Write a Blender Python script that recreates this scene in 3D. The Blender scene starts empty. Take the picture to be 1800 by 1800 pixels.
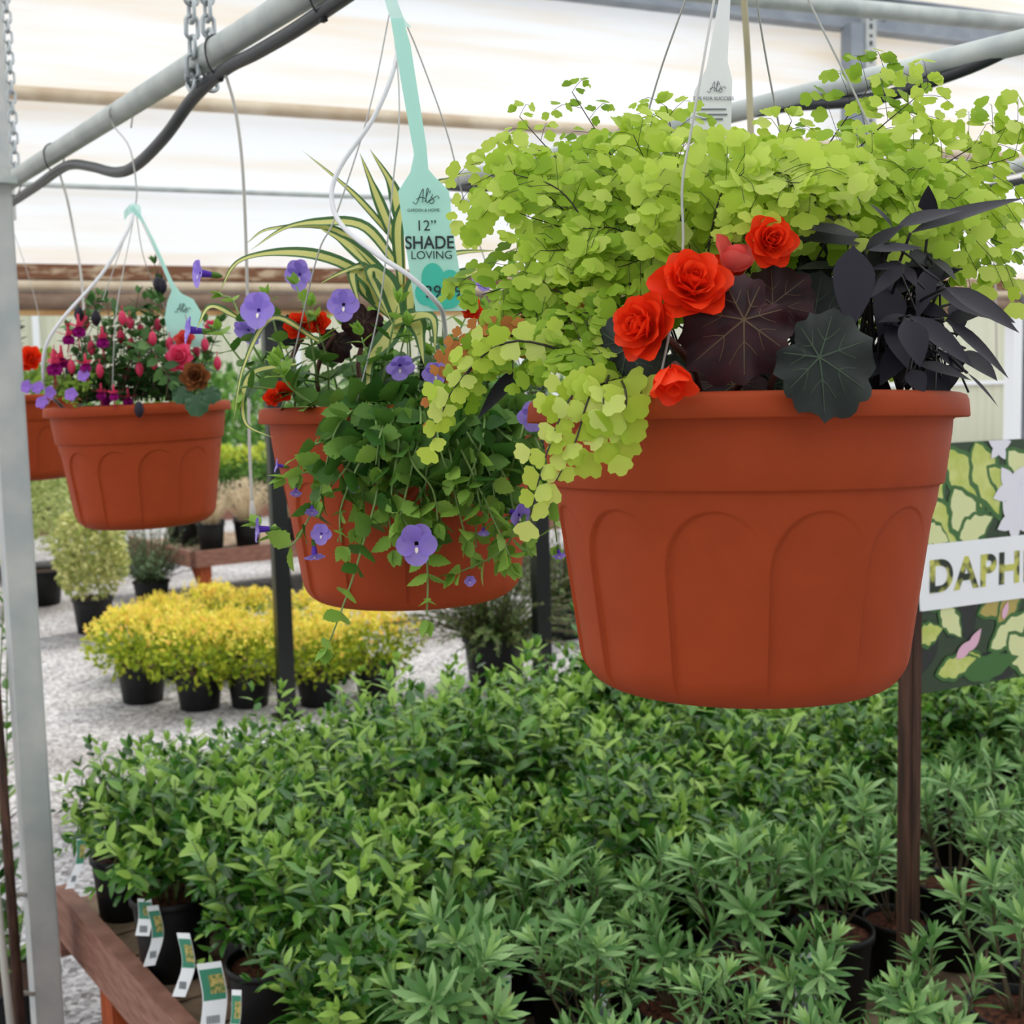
import bpy, math, random
import numpy as np
from mathutils import Vector
S = bpy.context.scene
COL = S.collection
PI = math.pi

# ------------------------------------------------------------------ camera, sky, sun, exposure
FPX, H = 2200.0, 1.75
PITCH, ROLL = math.atan(220 / FPX), -0.025
_f = np.array([0, math.cos(PITCH), -math.sin(PITCH)])
_r0 = np.array([1.0, 0, 0]); _u0 = np.cross(_r0, _f)
CR = _r0 * math.cos(ROLL) + _u0 * math.sin(ROLL)
CU = _u0 * math.cos(ROLL) - _r0 * math.sin(ROLL)
CC = np.array([0, 0, H])
def ray(x, y): return _f + CR * (x - 900) / FPX + CU * (900 - y) / FPX
def P(x, y, d): return CC + ray(x, y) * d                    # a point at distance d from the camera
def G(x, y, z):                                              # a point at height z
    r = ray(x, y); return CC + r * ((z - H) / r[2])
def proj(p):
    q = np.asarray(p) - CC; d = q @ _f
    return 900 + FPX * (q @ CR) / d, 900 - FPX * (q @ CU) / d, d

cd = bpy.data.cameras.new('camera'); cam = bpy.data.objects.new('camera', cd); COL.objects.link(cam)
from mathutils import Matrix
cam.matrix_world = Matrix(((CR[0], CU[0], -_f[0], 0), (CR[1], CU[1], -_f[1], 0), (CR[2], CU[2], -_f[2], H), (0, 0, 0, 1)))
cd.sensor_width = 36; cd.sensor_fit = 'HORIZONTAL'; cd.lens = FPX / 1800 * 36
cd.clip_start = 0.05; cd.clip_end = 300
cd.dof.use_dof = True; cd.dof.focus_distance = 1.0; cd.dof.aperture_fstop = 13.5
S.camera = cam

w = bpy.data.worlds.new('sky'); S.world = w; w.use_nodes = True
bg = w.node_tree.nodes['Background']
bg.inputs[0].default_value = (0.94, 0.97, 1.0, 1); bg.inputs[1].default_value = 1.2
sd = bpy.data.lights.new('sun', 'SUN'); sun = bpy.data.objects.new('sun', sd); COL.objects.link(sun)
sd.energy = 2.6; sd.angle = math.radians(10); sd.color = (1.0, 0.96, 0.88)
sun.rotation_euler = Vector((-0.25, -0.62, -1.0)).to_track_quat('-Z', 'Y').to_euler()
S.view_settings.view_transform = 'Standard'; S.view_settings.look = 'None'
S.view_settings.exposure = 0.30; S.view_settings.gamma = 1.0
S.view_settings.use_curve_mapping = False

# ------------------------------------------------------------------ materials
def lin(c):
    return tuple(((v / 255) / 12.92 if v / 255 <= 0.04045 else ((v / 255 + 0.055) / 1.055) ** 2.4) for v in c) + (1.0,)
def mat(name, c, rough=0.5, metal=0.0, c2=None, scale=20.0, spec=0.5, bump=0.0, stretch=None, detail=4.0, lo=0.35, hi=0.65):
    m = bpy.data.materials.new(name); m.use_nodes = True
    nt = m.node_tree; b = nt.nodes['Principled BSDF']
    b.inputs['Roughness'].default_value = rough; b.inputs['Metallic'].default_value = metal
    b.inputs['Specular IOR Level'].default_value = spec
    b.inputs['Base Color'].default_value = lin(c)
    if c2 is not None or bump:
        tc = nt.nodes.new('ShaderNodeTexCoord'); mp = nt.nodes.new('ShaderNodeMapping')
        nz = nt.nodes.new('ShaderNodeTexNoise'); nz.inputs['Scale'].default_value = scale; nz.inputs['Detail'].default_value = detail
        if stretch: mp.inputs['Scale'].default_value = stretch
        nt.links.new(tc.outputs['Object'], mp.inputs[0]); nt.links.new(mp.outputs[0], nz.inputs[0])
        if c2 is not None:
            cr = nt.nodes.new('ShaderNodeValToRGB')
            cr.color_ramp.elements[0].position = lo; cr.color_ramp.elements[0].color = lin(c)
            cr.color_ramp.elements[1].position = hi; cr.color_ramp.elements[1].color = lin(c2)
            nt.links.new(nz.outputs[0], cr.inputs[0]); nt.links.new(cr.outputs[0], b.inputs['Base Color'])
        if bump:
            bp = nt.nodes.new('ShaderNodeBump'); bp.inputs['Strength'].default_value = bump; bp.inputs['Distance'].default_value = 0.004
            nt.links.new(nz.outputs[0], bp.inputs['Height']); nt.links.new(bp.outputs[0], b.inputs['Normal'])
    return m
def leafmat(name, cols, trans=0.35, rough=0.45, spec=0.4, tcol=None):
    """leaf surface: every leaf gets its own tone between the given colours; part of the light passes through"""
    m = bpy.data.materials.new(name); m.use_nodes = True
    nt = m.node_tree; b = nt.nodes['Principled BSDF']; out = nt.nodes['Material Output']
    geo = nt.nodes.new('ShaderNodeNewGeometry'); cr = nt.nodes.new('ShaderNodeValToRGB')
    e = cr.color_ramp.elements
    for i in range(len(cols) - 2): e.new(0.5)
    for i, c in enumerate(cols):
        e[i].position = i / max(1, len(cols) - 1); e[i].color = lin(c)
    nt.links.new(geo.outputs['Random Per Island'], cr.inputs[0])
    nt.links.new(cr.outputs[0], b.inputs['Base Color'])
    b.inputs['Roughness'].default_value = rough; b.inputs['Specular IOR Level'].default_value = spec
    if trans > 0:
        t = nt.nodes.new('ShaderNodeBsdfTranslucent'); mx = nt.nodes.new('ShaderNodeMixShader')
        mx.inputs[0].default_value = trans
        nt.links.new(cr.outputs[0], t.inputs[0])
        nt.links.new(b.outputs[0], mx.inputs[1]); nt.links.new(t.outputs[0], mx.inputs[2]); nt.links.new(mx.outputs[0], out.inputs[0])
    return m
def sheetmat(name, c, c2, trans, scale, stretch):
    """translucent greenhouse plastic with faint dirt streaks"""
    m = mat(name, c, 0.5, 0, c2, scale, 0.3, 0, stretch, 6.0, 0.42, 0.74)
    nt = m.node_tree; b = nt.nodes['Principled BSDF']; out = nt.nodes['Material Output']
    t = nt.nodes.new('ShaderNodeBsdfTranslucent'); mx = nt.nodes.new('ShaderNodeMixShader'); mx.inputs[0].default_value = trans
    cr = [n for n in nt.nodes if n.type == 'VALTORGB'][0]
    nt.links.new(cr.outputs[0], t.inputs[0])
    nt.links.new(b.outputs[0], mx.inputs[1]); nt.links.new(t.outputs[0], mx.inputs[2]); nt.links.new(mx.outputs[0], out.inputs[0])
    return m

M = {}
M['terracotta'] = mat('terracotta_plastic', (156, 62, 26), 0.6, 0, (150, 59, 24), 30, 0.16)
M['soil'] = mat('potting_soil', (38, 26, 20), 0.9, 0, (74, 50, 38), 90, 0.2, 0.6)
M['bark'] = mat('bark_chips', (44, 26, 20), 0.85, 0, (108, 64, 46), 110, 0.2, 0.8)
M['black'] = mat('black_plastic', (13, 14, 15), 0.5, spec=0.35)
M['galv'] = mat('galvanised_steel', (166, 174, 172), 0.42, 0.15, (190, 196, 192), 14)
M['galvpost'] = mat('weathered_zinc', (168, 174, 174), 0.55, 0.1, (192, 192, 188), 9, 0.4)
M['zincdark'] = mat('zinc_girt', (128, 136, 146), 0.55, 0.2, (146, 152, 160), 8)
M['chain'] = mat('chain_zinc', (170, 176, 178), 0.35, 0.7)
M['hose'] = mat('black_hose', (38, 42, 46), 0.35)
M['tie'] = mat('black_tie', (30, 30, 32), 0.4)
M['wire'] = mat('thin_wire', (172, 172, 168), 0.4, 0.3)
M['drip'] = mat('drip_tube', (214, 214, 216), 0.4)
M['dripgrey'] = mat('drip_tube_grey', (176, 172, 164), 0.5)
M['dripbeige'] = mat('drip_tube_beige', (160, 152, 118), 0.5)
M['blackpost'] = mat('black_paint', (14, 20, 18), 0.4)
M['rail'] = mat('stained_rail', (126, 86, 72), 0.65, 0, (154, 112, 96), 14, 0.3, 0.2, (1, 1, 6))
M['legwood'] = mat('orange_stained_wood', (172, 82, 40), 0.6, 0, (140, 62, 32), 18, 0.3, 0.2, (4, 4, 0.6))
M['deck'] = mat('weathered_deck', (150, 128, 106), 0.8, 0, (110, 92, 74), 16, 0.2, 0.3)
M['stake'] = mat('brown_stake', (84, 58, 46), 0.75, 0, (48, 33, 26), 25, 0.25, 0.3, (4, 4, 0.25))
M['band'] = mat('peeling_timber', (122, 84, 62), 0.8, 0, (190, 168, 140), 9, 0.2, 0.2, (1, 1, 3), 8, 0.5, 0.66)
M['lath'] = mat('ochre_lath', (206, 168, 112), 0.7, 0, (176, 128, 76), 8)
M['roller'] = mat('brown_roller', (100, 78, 66), 0.6, 0, (140, 116, 96), 5, 0.4, 0, (1, 1, 3))
M['palepipe'] = mat('pale_pipe', (218, 204, 180), 0.5, 0, (190, 168, 140), 5)
M['wallsheet'] = sheetmat('wall_plastic', (246, 249, 254), (240, 226, 206), 0.40, 1.1, (0.5, 0.5, 7))
M['roofsheet'] = sheetmat('roof_plastic', (240, 242, 244), (236, 236, 236), 0.80, 2, (1, 1, 1))
M['teal'] = leafmat('teal_tag_plastic', [(112, 236, 212)], 0.5, 0.4)
M['tealdark'] = mat('teal_print', (66, 196, 172), 0.5)
M['tagwhite'] = leafmat('white_tag_plastic', [(238, 240, 240)], 0.3, 0.4)
M['ink'] = mat('dark_ink', (36, 48, 52), 0.6)
M['paper'] = mat('label_paper', (236, 238, 240), 0.5)
M['greenprint'] = mat('green_print', (44, 128, 98), 0.5)
M['photoprint'] = mat('leafy_print', (70, 110, 50), 0.5, 0, (196, 170, 96), 160, 0.4, 0, None, 2)
M['greyprint'] = mat('grey_print', (120, 126, 132), 0.5)

L = {}
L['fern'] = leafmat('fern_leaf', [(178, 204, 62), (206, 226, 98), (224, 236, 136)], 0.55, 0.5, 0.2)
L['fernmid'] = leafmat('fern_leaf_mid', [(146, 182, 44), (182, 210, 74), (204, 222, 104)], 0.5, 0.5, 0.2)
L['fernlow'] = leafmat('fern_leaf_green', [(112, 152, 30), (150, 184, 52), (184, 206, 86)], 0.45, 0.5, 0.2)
L['fernbrown'] = leafmat('fern_leaf_brown', [(196, 130, 70), (170, 104, 58)], 0.3, 0.7, 0.1)
L['fernstem'] = mat('fern_wire_stem', (30, 18, 15), 0.4)
L['red'] = leafmat('red_petal', [(246, 60, 22), (250, 76, 34)], 0.3, 0.45, 0.25)
L['pinkred'] = leafmat('pink_red_petal', [(232, 78, 76), (240, 110, 100)], 0.3, 0.45, 0.25)
L['bronze'] = mat('bronze_leaf', (32, 13, 17), 0.5, 0, (54, 20, 25), 60, 0.25)
L['bronzevein'] = mat('bronze_vein', (86, 62, 30), 0.5)
L['slate'] = mat('slate_leaf', (26, 32, 29), 0.5, 0, (38, 45, 40), 60, 0.25)
L['slatevein'] = mat('slate_vein', (50, 68, 44), 0.5)
L['blackleaf'] = leafmat('black_vine_leaf', [(15, 12, 19), (30, 28, 40), (26, 19, 26)], 0.04, 0.5, 0.3)
L['blackstem'] = mat('black_vine_stem', (20, 14, 18), 0.5)
L['tor'] = leafmat('torenia_leaf', [(46, 90, 30), (76, 120, 44), (112, 152, 62)], 0.3, 0.5, 0.3)
L['tornew'] = leafmat('torenia_new_leaf', [(130, 172, 66), (150, 188, 80)], 0.35, 0.5, 0.3)
L['torstem'] = mat('torenia_stem', (120, 150, 80), 0.5)
L['violet'] = leafmat('violet_petal', [(160, 134, 226), (176, 154, 236)], 0.35, 0.5, 0.2)
L['violetdark'] = leafmat('dark_violet_petal', [(92, 54, 176), (108, 66, 190)], 0.3, 0.5, 0.2)
L['cream'] = mat('cream_spot', (236, 226, 214), 0.5)
L['strapedge'] = leafmat('strap_leaf_edge', [(64, 104, 58), (78, 120, 66)], 0.3, 0.4, 0.4)
L['strapmid'] = leafmat('strap_leaf_centre', [(214, 214, 122), (226, 222, 140)], 0.35, 0.4, 0.4)
L['fuleaf'] = leafmat('fuchsia_leaf', [(48, 86, 40), (72, 112, 54), (104, 144, 80)], 0.25, 0.5, 0.35)
L['bud'] = leafmat('fuchsia_bud', [(206, 40, 84), (224, 66, 104)], 0.25, 0.4, 0.4)
L['magenta'] = leafmat('magenta_petal', [(182, 30, 140), (140, 26, 120)], 0.25, 0.5, 0.2)
L['pink'] = leafmat('pink_petal', [(236, 66, 116), (246, 110, 146)], 0.3, 0.5, 0.2)
L['dead'] = leafmat('withered_petal', [(126, 78, 44), (160, 100, 60)], 0.2, 0.7, 0.1)
L['lilac'] = leafmat('lilac_petal', [(156, 112, 208), (172, 130, 220)], 0.3, 0.5, 0.2)
L['lime'] = leafmat('lime_leaf', [(120, 160, 50), (160, 190, 80)], 0.35, 0.5, 0.3)
L['gloss'] = leafmat('glossy_leaf', [(28, 70, 20), (54, 106, 32), (90, 140, 48), (156, 190, 86)], 0.22, 0.27, 0.55)
L['glossnew'] = leafmat('glossy_new_leaf', [(128, 170, 70), (164, 198, 92)], 0.32, 0.4, 0.4)
L['daph'] = leafmat('grey_green_leaf', [(74, 118, 58), (108, 152, 84), (160, 196, 130)], 0.22, 0.45, 0.4)
L['daphtip'] = leafmat('pale_tip_leaf', [(148, 186, 108), (170, 202, 126)], 0.3, 0.45, 0.4)
L['twig'] = mat('twig', (86, 74, 52), 0.7)
L['greentwig'] = mat('green_twig', (96, 116, 60), 0.6)
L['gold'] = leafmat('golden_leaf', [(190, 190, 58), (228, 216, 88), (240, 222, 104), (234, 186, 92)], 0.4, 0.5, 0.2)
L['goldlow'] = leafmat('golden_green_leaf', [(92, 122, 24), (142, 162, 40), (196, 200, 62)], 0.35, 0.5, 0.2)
L['cream_green'] = leafmat('variegated_leaf', [(150, 166, 84), (204, 206, 130), (226, 222, 156), (120, 140, 70)], 0.3, 0.5, 0.2)
L['pale'] = leafmat('pale_shrub_leaf', [(140, 160, 86), (186, 196, 126), (206, 208, 150)], 0.35, 0.5, 0.2)
L['conifer'] = leafmat('conifer_leaf', [(78, 106, 78), (104, 130, 92), (126, 150, 108)], 0.2, 0.6, 0.2)
L['juniper'] = leafmat('juniper_leaf', [(40, 62, 28), (70, 94, 42), (112, 132, 66)], 0.2, 0.6, 0.2)
L['tan'] = leafmat('tan_grass', [(196, 178, 148), (218, 204, 174), (170, 148, 122)], 0.3, 0.7, 0.1)
L['hedge'] = leafmat('hedge_leaf', [(58, 100, 42), (92, 136, 58), (124, 164, 76)], 0.3, 0.5, 0.2)
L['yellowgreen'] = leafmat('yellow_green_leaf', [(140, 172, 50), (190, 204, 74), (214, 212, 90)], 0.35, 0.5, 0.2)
L['vinedark'] = leafmat('dark_vine_leaf', [(48, 80, 52), (66, 100, 64)], 0.2, 0.5, 0.3)

# ------------------------------------------------------------------ mesh tools
def nrm(v):
    v = np.asarray(v, float); n = np.linalg.norm(v); return v / n if n > 1e-12 else np.array([0, 0, 1.0])
def frame(d, up):
    x = nrm(d); z = np.asarray(up, float); z = z - x * (z @ x)
    if np.linalg.norm(z) < 1e-6: z = np.cross(x, [0.31, 0.77, 0.55])
    z = nrm(z); y = np.cross(z, x); return np.array([x, y, z])
def bez(pts, n):
    """smooth curve through the points (Catmull-Rom)"""
    p = [np.asarray(q, float) for q in pts]
    if len(p) == 2: return np.array([p[0] + (p[1] - p[0]) * t for t in np.linspace(0, 1, n)])
    p = [2 * p[0] - p[1]] + p + [2 * p[-1] - p[-2]]
    out = []; m = len(p) - 3
    for t in np.linspace(0, m - 1e-9, n):
        i = int(t); u = t - i; a, b, c, d = p[i:i + 4]
        out.append(0.5 * ((2 * b) + (c - a) * u + (2 * a - 5 * b + 4 * c - d) * u * u + (3 * b - a - 3 * c + d) * u ** 3))
    return np.array(out)
class MB:
    def __init__(s): s.v = []; s.f = []; s.m = []; s.n = 0
    def add(s, verts, faces, mi=0):
        k = s.n; s.v.append(np.asarray(verts, float)); s.n += len(verts)
        if isinstance(mi, int):
            for f in faces: s.f.append([i + k for i in f]); s.m.append(mi)
        else:
            for f, q in zip(faces, mi): s.f.append([i + k for i in f]); s.m.append(q)
    def put(s, T, pos, d, up, sc=1.0, mi=None):
        Fm = frame(d, up); V = T[0] * sc if np.isscalar(sc) else T[0] * np.asarray(sc)
        s.add(V @ Fm + np.asarray(pos), T[1], (T[2] if len(T) > 2 else 0) if mi is None else mi)
    def tube(s, pts, r, n=6, mi=0, cap=True, closed=False):
        p = np.asarray(pts, float); k = len(p); r = np.full(k, r) if np.isscalar(r) else np.interp(np.linspace(0, 1, k), np.linspace(0, 1, len(r)), r)
        V = []; ref = None
        for i in range(k):
            t = (p[(i + 1) % k] - p[i - 1]) if closed else (p[min(i + 1, k - 1)] - p[max(i - 1, 0)])
            t = nrm(t)
            if ref is None: ref = np.cross(t, [0.1, 0.2, 0.97]); ref = np.cross(t, [1, 0, 0]) if np.linalg.norm(ref) < 0.1 else ref
            ref = nrm(ref - t * (ref @ t)); b = np.cross(t, ref)
            for j in range(n):
                a = 2 * PI * j / n; V.append(p[i] + r[i] * (math.cos(a) * ref + math.sin(a) * b))
        F = []
        for i in range(k if closed else k - 1):
            for j in range(n):
                i2 = (i + 1) % k
                F.append([i * n + j, i * n + (j + 1) % n, i2 * n + (j + 1) % n, i2 * n + j])
        if cap and not closed: F.append(list(range(n))[::-1]); F.append([(k - 1) * n + j for j in range(n)])
        s.add(V, F, mi)
    def box(s, c, ax, ay, az, mi=0):
        """box from centre and three half-axis vectors"""
        c = np.asarray(c, float); ax, ay, az = (np.asarray(q, float) for q in (ax, ay, az)); V = []
        for i in (-1, 1):
            for j in (-1, 1):
                for k in (-1, 1): V.append(c + i * ax + j * ay + k * az)
        s.add(V, [[0, 1, 3, 2], [4, 6, 7, 5], [0, 4, 5, 1], [2, 3, 7, 6], [0, 2, 6, 4], [1, 5, 7, 3]], mi)
    def lathe(s, prof, n=32, mi=0, c=(0, 0, 0)):
        V = []; F = []
        for r, z in prof:
            for j in range(n):
                a = 2 * PI * j / n; V.append((c[0] + r * math.cos(a), c[1] + r * math.sin(a), c[2] + z))
        for i in range(len(prof) - 1):
            for j in range(n): F.append([i * n + j, i * n + (j + 1) % n, (i + 1) * n + (j + 1) % n, (i + 1) * n + j])
        s.add(V, F, mi)
    def slab(s, outline, th, mi=0):
        """a thin plate from an outline (front) and a thickness vector"""
        o = np.asarray(outline, float); n = len(o); V = np.vstack([o, o + np.asarray(th)])
        F = [list(range(n)), [n + i for i in range(n)][::-1]] + [[i, i + n, (i + 1) % n + n, (i + 1) % n] for i in range(n)]
        s.add(V, F, mi)
    def build(s, name, mats, parent=None, origin=(0, 0, 0), smooth=True, loc=None):
        me = bpy.data.meshes.new(name)
        V = np.vstack(s.v) - np.asarray(origin, float) if s.v else np.zeros((0, 3))
        me.from_pydata(V.tolist(), [], s.f)
        for q in (mats if isinstance(mats, (list, tuple)) else [mats]): me.materials.append(q)
        me.polygons.foreach_set('material_index', s.m)
        me.polygons.foreach_set('use_smooth', [bool(smooth)] * len(s.f))
        me.update()
        o = bpy.data.objects.new(name, me); COL.objects.link(o)
        if parent is not None: o.parent = parent
        if loc is not None: o.location = loc
        elif parent is None: o.location = tuple(origin)
        return o
def tag(o, label=None, cat=None, group=None, kind=None):
    if label: o['label'] = label
    if cat: o['category'] = cat
    if group: o['group'] = group
    if kind: o['kind'] = kind
    return o
def thing(name, loc, label, cat, group=None):
    o = bpy.data.objects.new(name, None); COL.objects.link(o); o.location = tuple(loc); o.empty_display_size = 0.05
    return tag(o, label, cat, group)
def copy_tree(o, parent=None):
    c = o.copy(); COL.objects.link(c)
    if parent is not None: c.parent = parent
    for ch in list(o.children): copy_tree(ch, c)
    return c

# ------------------------------------------------------------------ leaf templates (base at origin, tip along +x, normal +z)
def T_leaf(w, n=4, fold=0.18, droop=0.15, peak=0.45, serr=0.0, pw=1.0):
    V = []; F = []
    V.append((0, 0, 0))
    for i in range(1, n):
        t = i / n
        a = (t / peak) if t < peak else (1 - t) / (1 - peak)
        ww = w * 0.5 * math.sin(min(1, max(0, a)) * PI / 2) ** pw
        if serr: ww *= (1 + serr) if i % 2 else (1 - serr)
        z = -droop * t * t
        V += [(t, ww, z + fold * ww), (t, 0, z), (t, -ww, z + fold * ww)]
    V.append((1, 0, -droop))
    e = len(V) - 1
    F += [[0, 2, 1], [0, 3, 2]]
    for i in range(n - 2):
        b = 1 + 3 * i
        F += [[b, b + 1, b + 4, b + 3], [b + 1, b + 2, b + 5, b + 4]]
    b = 1 + 3 * (n - 2)
    F += [[b, b + 1, e], [b + 1, b + 2, e]]
    return np.array(V), F
def T_fan(rnd):
    """fan-shaped maidenhair leaflet with a lobed outer edge"""
    V = [(0, 0, 0)]; n = 11; sp = rnd.uniform(1.0, 1.25); cup = rnd.uniform(-0.3, 0.1)
    for i in range(n):
        a = -sp + 2 * sp * i / (n - 1)
        r = 1.0 - 0.13 * (i in (3, 7)) - 0.08 * (abs(i - 5) / 5) ** 2 - 0.05 * rnd.random()
        if i in (0, n - 1): r *= 0.72
        V.append((r * math.cos(a), 0.86 * r * math.sin(a), cup * (r * math.sin(a)) ** 2))
    return np.array(V), [[0, i, i + 1] for i in range(1, n)]
def T_petal(w, cup=0.3, n=6, frill=0.05, rnd=random):
    V = []; F = []
    for i in range(n + 1):
        t = i / n; ww = w * 0.5 * math.sin(PI * (0.13 + 0.69 * t)) ** 0.75
        for j in range(5):
            u = (j - 2) / 2
            V.append((t * (1 - 0.22 * u * u), ww * u, cup * t * t + 0.3 * ww * u * u + (frill * rnd.uniform(-1, 1) if t > 0.7 else 0)))
    for i in range(n):
        for j in range(4): F.append([i * 5 + j, i * 5 + j + 1, i * 5 + 6 + j, i * 5 + 5 + j])
    return np.array(V), F
def T_round(scal=14, notch=0.35, rings=5, wav=0.07, cup=-0.18, seed=1, veins=7):
    """round begonia leaf: stalk at the origin, scalloped frilly edge, raised veins (material 1)"""
    rnd = random.Random(seed); n = scal * 4; V = [(0, 0, 0)]; F = []; mi = []
    edge = []
    for j in range(n):
        a = 2 * PI * j / n
        r = 0.80 + 0.20 * math.cos(a) + 0.0
        r *= 1 + 0.055 * math.cos(scal * a) + 0.018 * math.cos(scal * 2.3 * a + seed) + 0.03 * math.sin(3 * a + seed)
        dd = abs(a - PI)
        r *= 1 - notch * math.exp(-(dd / 0.22) ** 2)
        edge.append(r)
    for k in range(1, rings + 1):
        t = k / rings
        for j in range(n):
            a = 2 * PI * j / n; r = edge[j] * t
            V.append((r * math.cos(a), r * math.sin(a), cup * r * r + wav * t ** 3 * math.sin(scal * 0.5 * a + seed) + 0.035 * t * math.cos(veins * a)))
    for j in range(n): F.append([0, 1 + j, 1 + (j + 1) % n]); mi.append(0)
    for k in range(rings - 1):
        for j in range(n):
            b = 1 + k * n; F.append([b + j, b + n + j, b + n + (j + 1) % n, b + (j + 1) % n]); mi.append(0)
    V = list(V); base = np.array(V)
    for q in range(veins):                                   # veins: slim ridges lying on the blade
        j = int(n * q / veins) % n; pts = [base[0]] + [base[1 + k * n + j] for k in range(rings - 1)]
        for bra in (0, 1, -1):
            pp = pts if bra == 0 else [pts[2], base[1 + 2 * n + (j + bra * 2) % n], base[1 + 3 * n + (j + bra * 3) % n]]
            k0 = len(V); m = len(pp)
            for i, p in enumerate(pp):
                d = np.array(pp[min(i + 1, m - 1)]) - np.array(pp[max(i - 1, 0)]); s_ = nrm(np.cross(d, [0, 0, 1])) * 0.013 * (1 - 0.7 * i / m) * (1 if bra == 0 else 0.55)
                for sg in (1, -1):
                    u = np.array(p) + s_ * sg + np.array([0, 0, 0.012]); V.append(tuple(u))
            for i in range(m - 1): F.append([k0 + 2 * i, k0 + 2 * i + 1, k0 + 2 * i + 3, k0 + 2 * i + 2]); mi.append(1)
    return np.array(V), F, mi
def merged(mb):
    return np.vstack(mb.v), [list(f) for f in mb.f], list(mb.m)
def T_disc(w, cup=-.1, n=8, frill=.03, rnd=random):
    V = []; F = []
    for i in range(n + 1):
        t = (1 - math.cos(PI * i / n)) / 2; ww = w * .5 * max(.02, math.sin(PI * i / n))
        for j in range(5): u = (j - 2) / 2; V.append((t, ww * u, cup * t * t + .2 * ww * u * u + frill * rnd.uniform(-1, 1) * (t > .6)))
    for i in range(n):
        for j in range(4): F.append([i * 5 + j, i * 5 + j + 1, i * 5 + 6 + j, i * 5 + 5 + j])
    return np.array(V), F
R0 = random.Random(7)
TF = [T_fan(R0) for _ in range(8)]
T_LANCE = T_leaf(0.40, 4, 0.25, 0.12, 0.42)
T_NARROW = T_leaf(0.20, 5, 0.25, 0.14, 0.60)
T_SMALL = T_leaf(0.55, 3, 0.2, 0.1, 0.5)
T_SERR = T_leaf(0.70, 11, 0.16, 0.14, 0.36, 0.085)
T_BLK = T_leaf(0.30, 7, 0.22, 0.22, 0.36)
T_BLKW = T_leaf(0.48, 7, 0.16, 0.2, 0.34)

def rdir(rnd): 
    z = rnd.uniform(-1, 1); a = rnd.uniform(0, 2 * PI); r = math.sqrt(1 - z * z); return np.array([r * math.cos(a), r * math.sin(a), z])
def sprig(mb, pts, T, size, gap, rnd, mi=0, pairs=False, start=0.15, ang=0.9, up=(0, 0, 1), tip=True, taper=0.5, n=40, mitip=None):
    """leaves along a stem"""
    p = bez(pts, n); ln = np.concatenate([[0], np.cumsum(np.linalg.norm(np.diff(p, axis=0), axis=1))]); tot = ln[-1]
    s = tot * start; k = rnd.randrange(4)
    while s < tot:
        i = min(n - 2, int(np.searchsorted(ln, s)) - 1); i = max(i, 0)
        t = nrm(p[i + 1] - p[i]); side = nrm(np.cross(t, up)) if abs(t @ np.asarray(up)) < 0.97 else nrm(np.cross(t, [1, 0.2, 0])); oth = np.cross(side, t)
        sz = size * (1 - taper * (s / tot) ** 2) * rnd.uniform(0.8, 1.2)
        phi = k * (PI / 2 if pairs else 2.4) + rnd.uniform(-0.4, 0.4)
        for q in ((0, PI) if pairs else (0,)):
            o = math.cos(phi + q) * side + math.sin(phi + q) * oth
            d = o * math.sin(ang) + t * math.cos(ang) + rdir(rnd) * 0.15
            mb.put(T, p[i], d, t * 0.8 + np.array([0, 0, 0.7]) + rdir(rnd) * 0.25, sz, (mitip if (mitip is not None and s / tot > 0.78) else mi))
        s += gap * rnd.uniform(0.8, 1.2); k += 1
    if tip:
        t = nrm(p[-1] - p[-3])
        for q in range(4):
            mb.put(T, p[-1], t + rdir(rnd) * 0.55, np.array([0, 0, 1]) + rdir(rnd) * 0.5, size * 0.5, mi if mitip is None else mitip)
    return p
def shell(mb, c, rx, ry, rz, n, T, size, rnd, mi=0, bottom=-0.5, thick=0.35, outward=0.7, lump=0.0, mitop=None, top=0.55):
    """leaves filling the outer skin of a rounded crown"""
    c = np.asarray(c, float); L_ = [(rdir(rnd), rnd.uniform(0.1, 1)) for _ in range(9)]
    for _ in range(n):
        d = rdir(rnd)
        if d[2] < bottom: d[2] = -d[2]
        k = 1 - thick * rnd.random() ** 1.5
        if lump:
            k *= 1 + lump * (max((d @ q[0]) ** 6 * q[1] for q in L_) - 0.45)
        p = c + d * np.array([rx, ry, rz]) * k
        dr = nrm(d * outward + rdir(rnd) * 0.8 + np.array([0, 0, 0.25]))
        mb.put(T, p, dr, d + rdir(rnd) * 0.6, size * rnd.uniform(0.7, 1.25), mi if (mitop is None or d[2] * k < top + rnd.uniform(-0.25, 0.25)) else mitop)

# ------------------------------------------------------------------ the setting
X3 = np.array([1.0, 0, 0]); Z3 = np.array([0, 0, 1.0])
WA = math.radians(66)
WD = np.array([math.sin(WA), math.cos(WA), 0]); WN = np.array([-math.cos(WA), math.sin(WA), 0])     # along the side wall, and outwards
W0 = P(100, 470, 6.0); W0[2] = 0
def Wp(s, z, off=0.0): return W0 + WD * s + WN * off + Z3 * z
def wbar(mb, s0, s1, z0, z1, o0, o1, mi=0):
    mb.box(Wp((s0 + s1) / 2, (z0 + z1) / 2, (o0 + o1) / 2), WD * (s1 - s0) / 2, WN * (o1 - o0) / 2, Z3 * (z1 - z0) / 2, mi)

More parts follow.
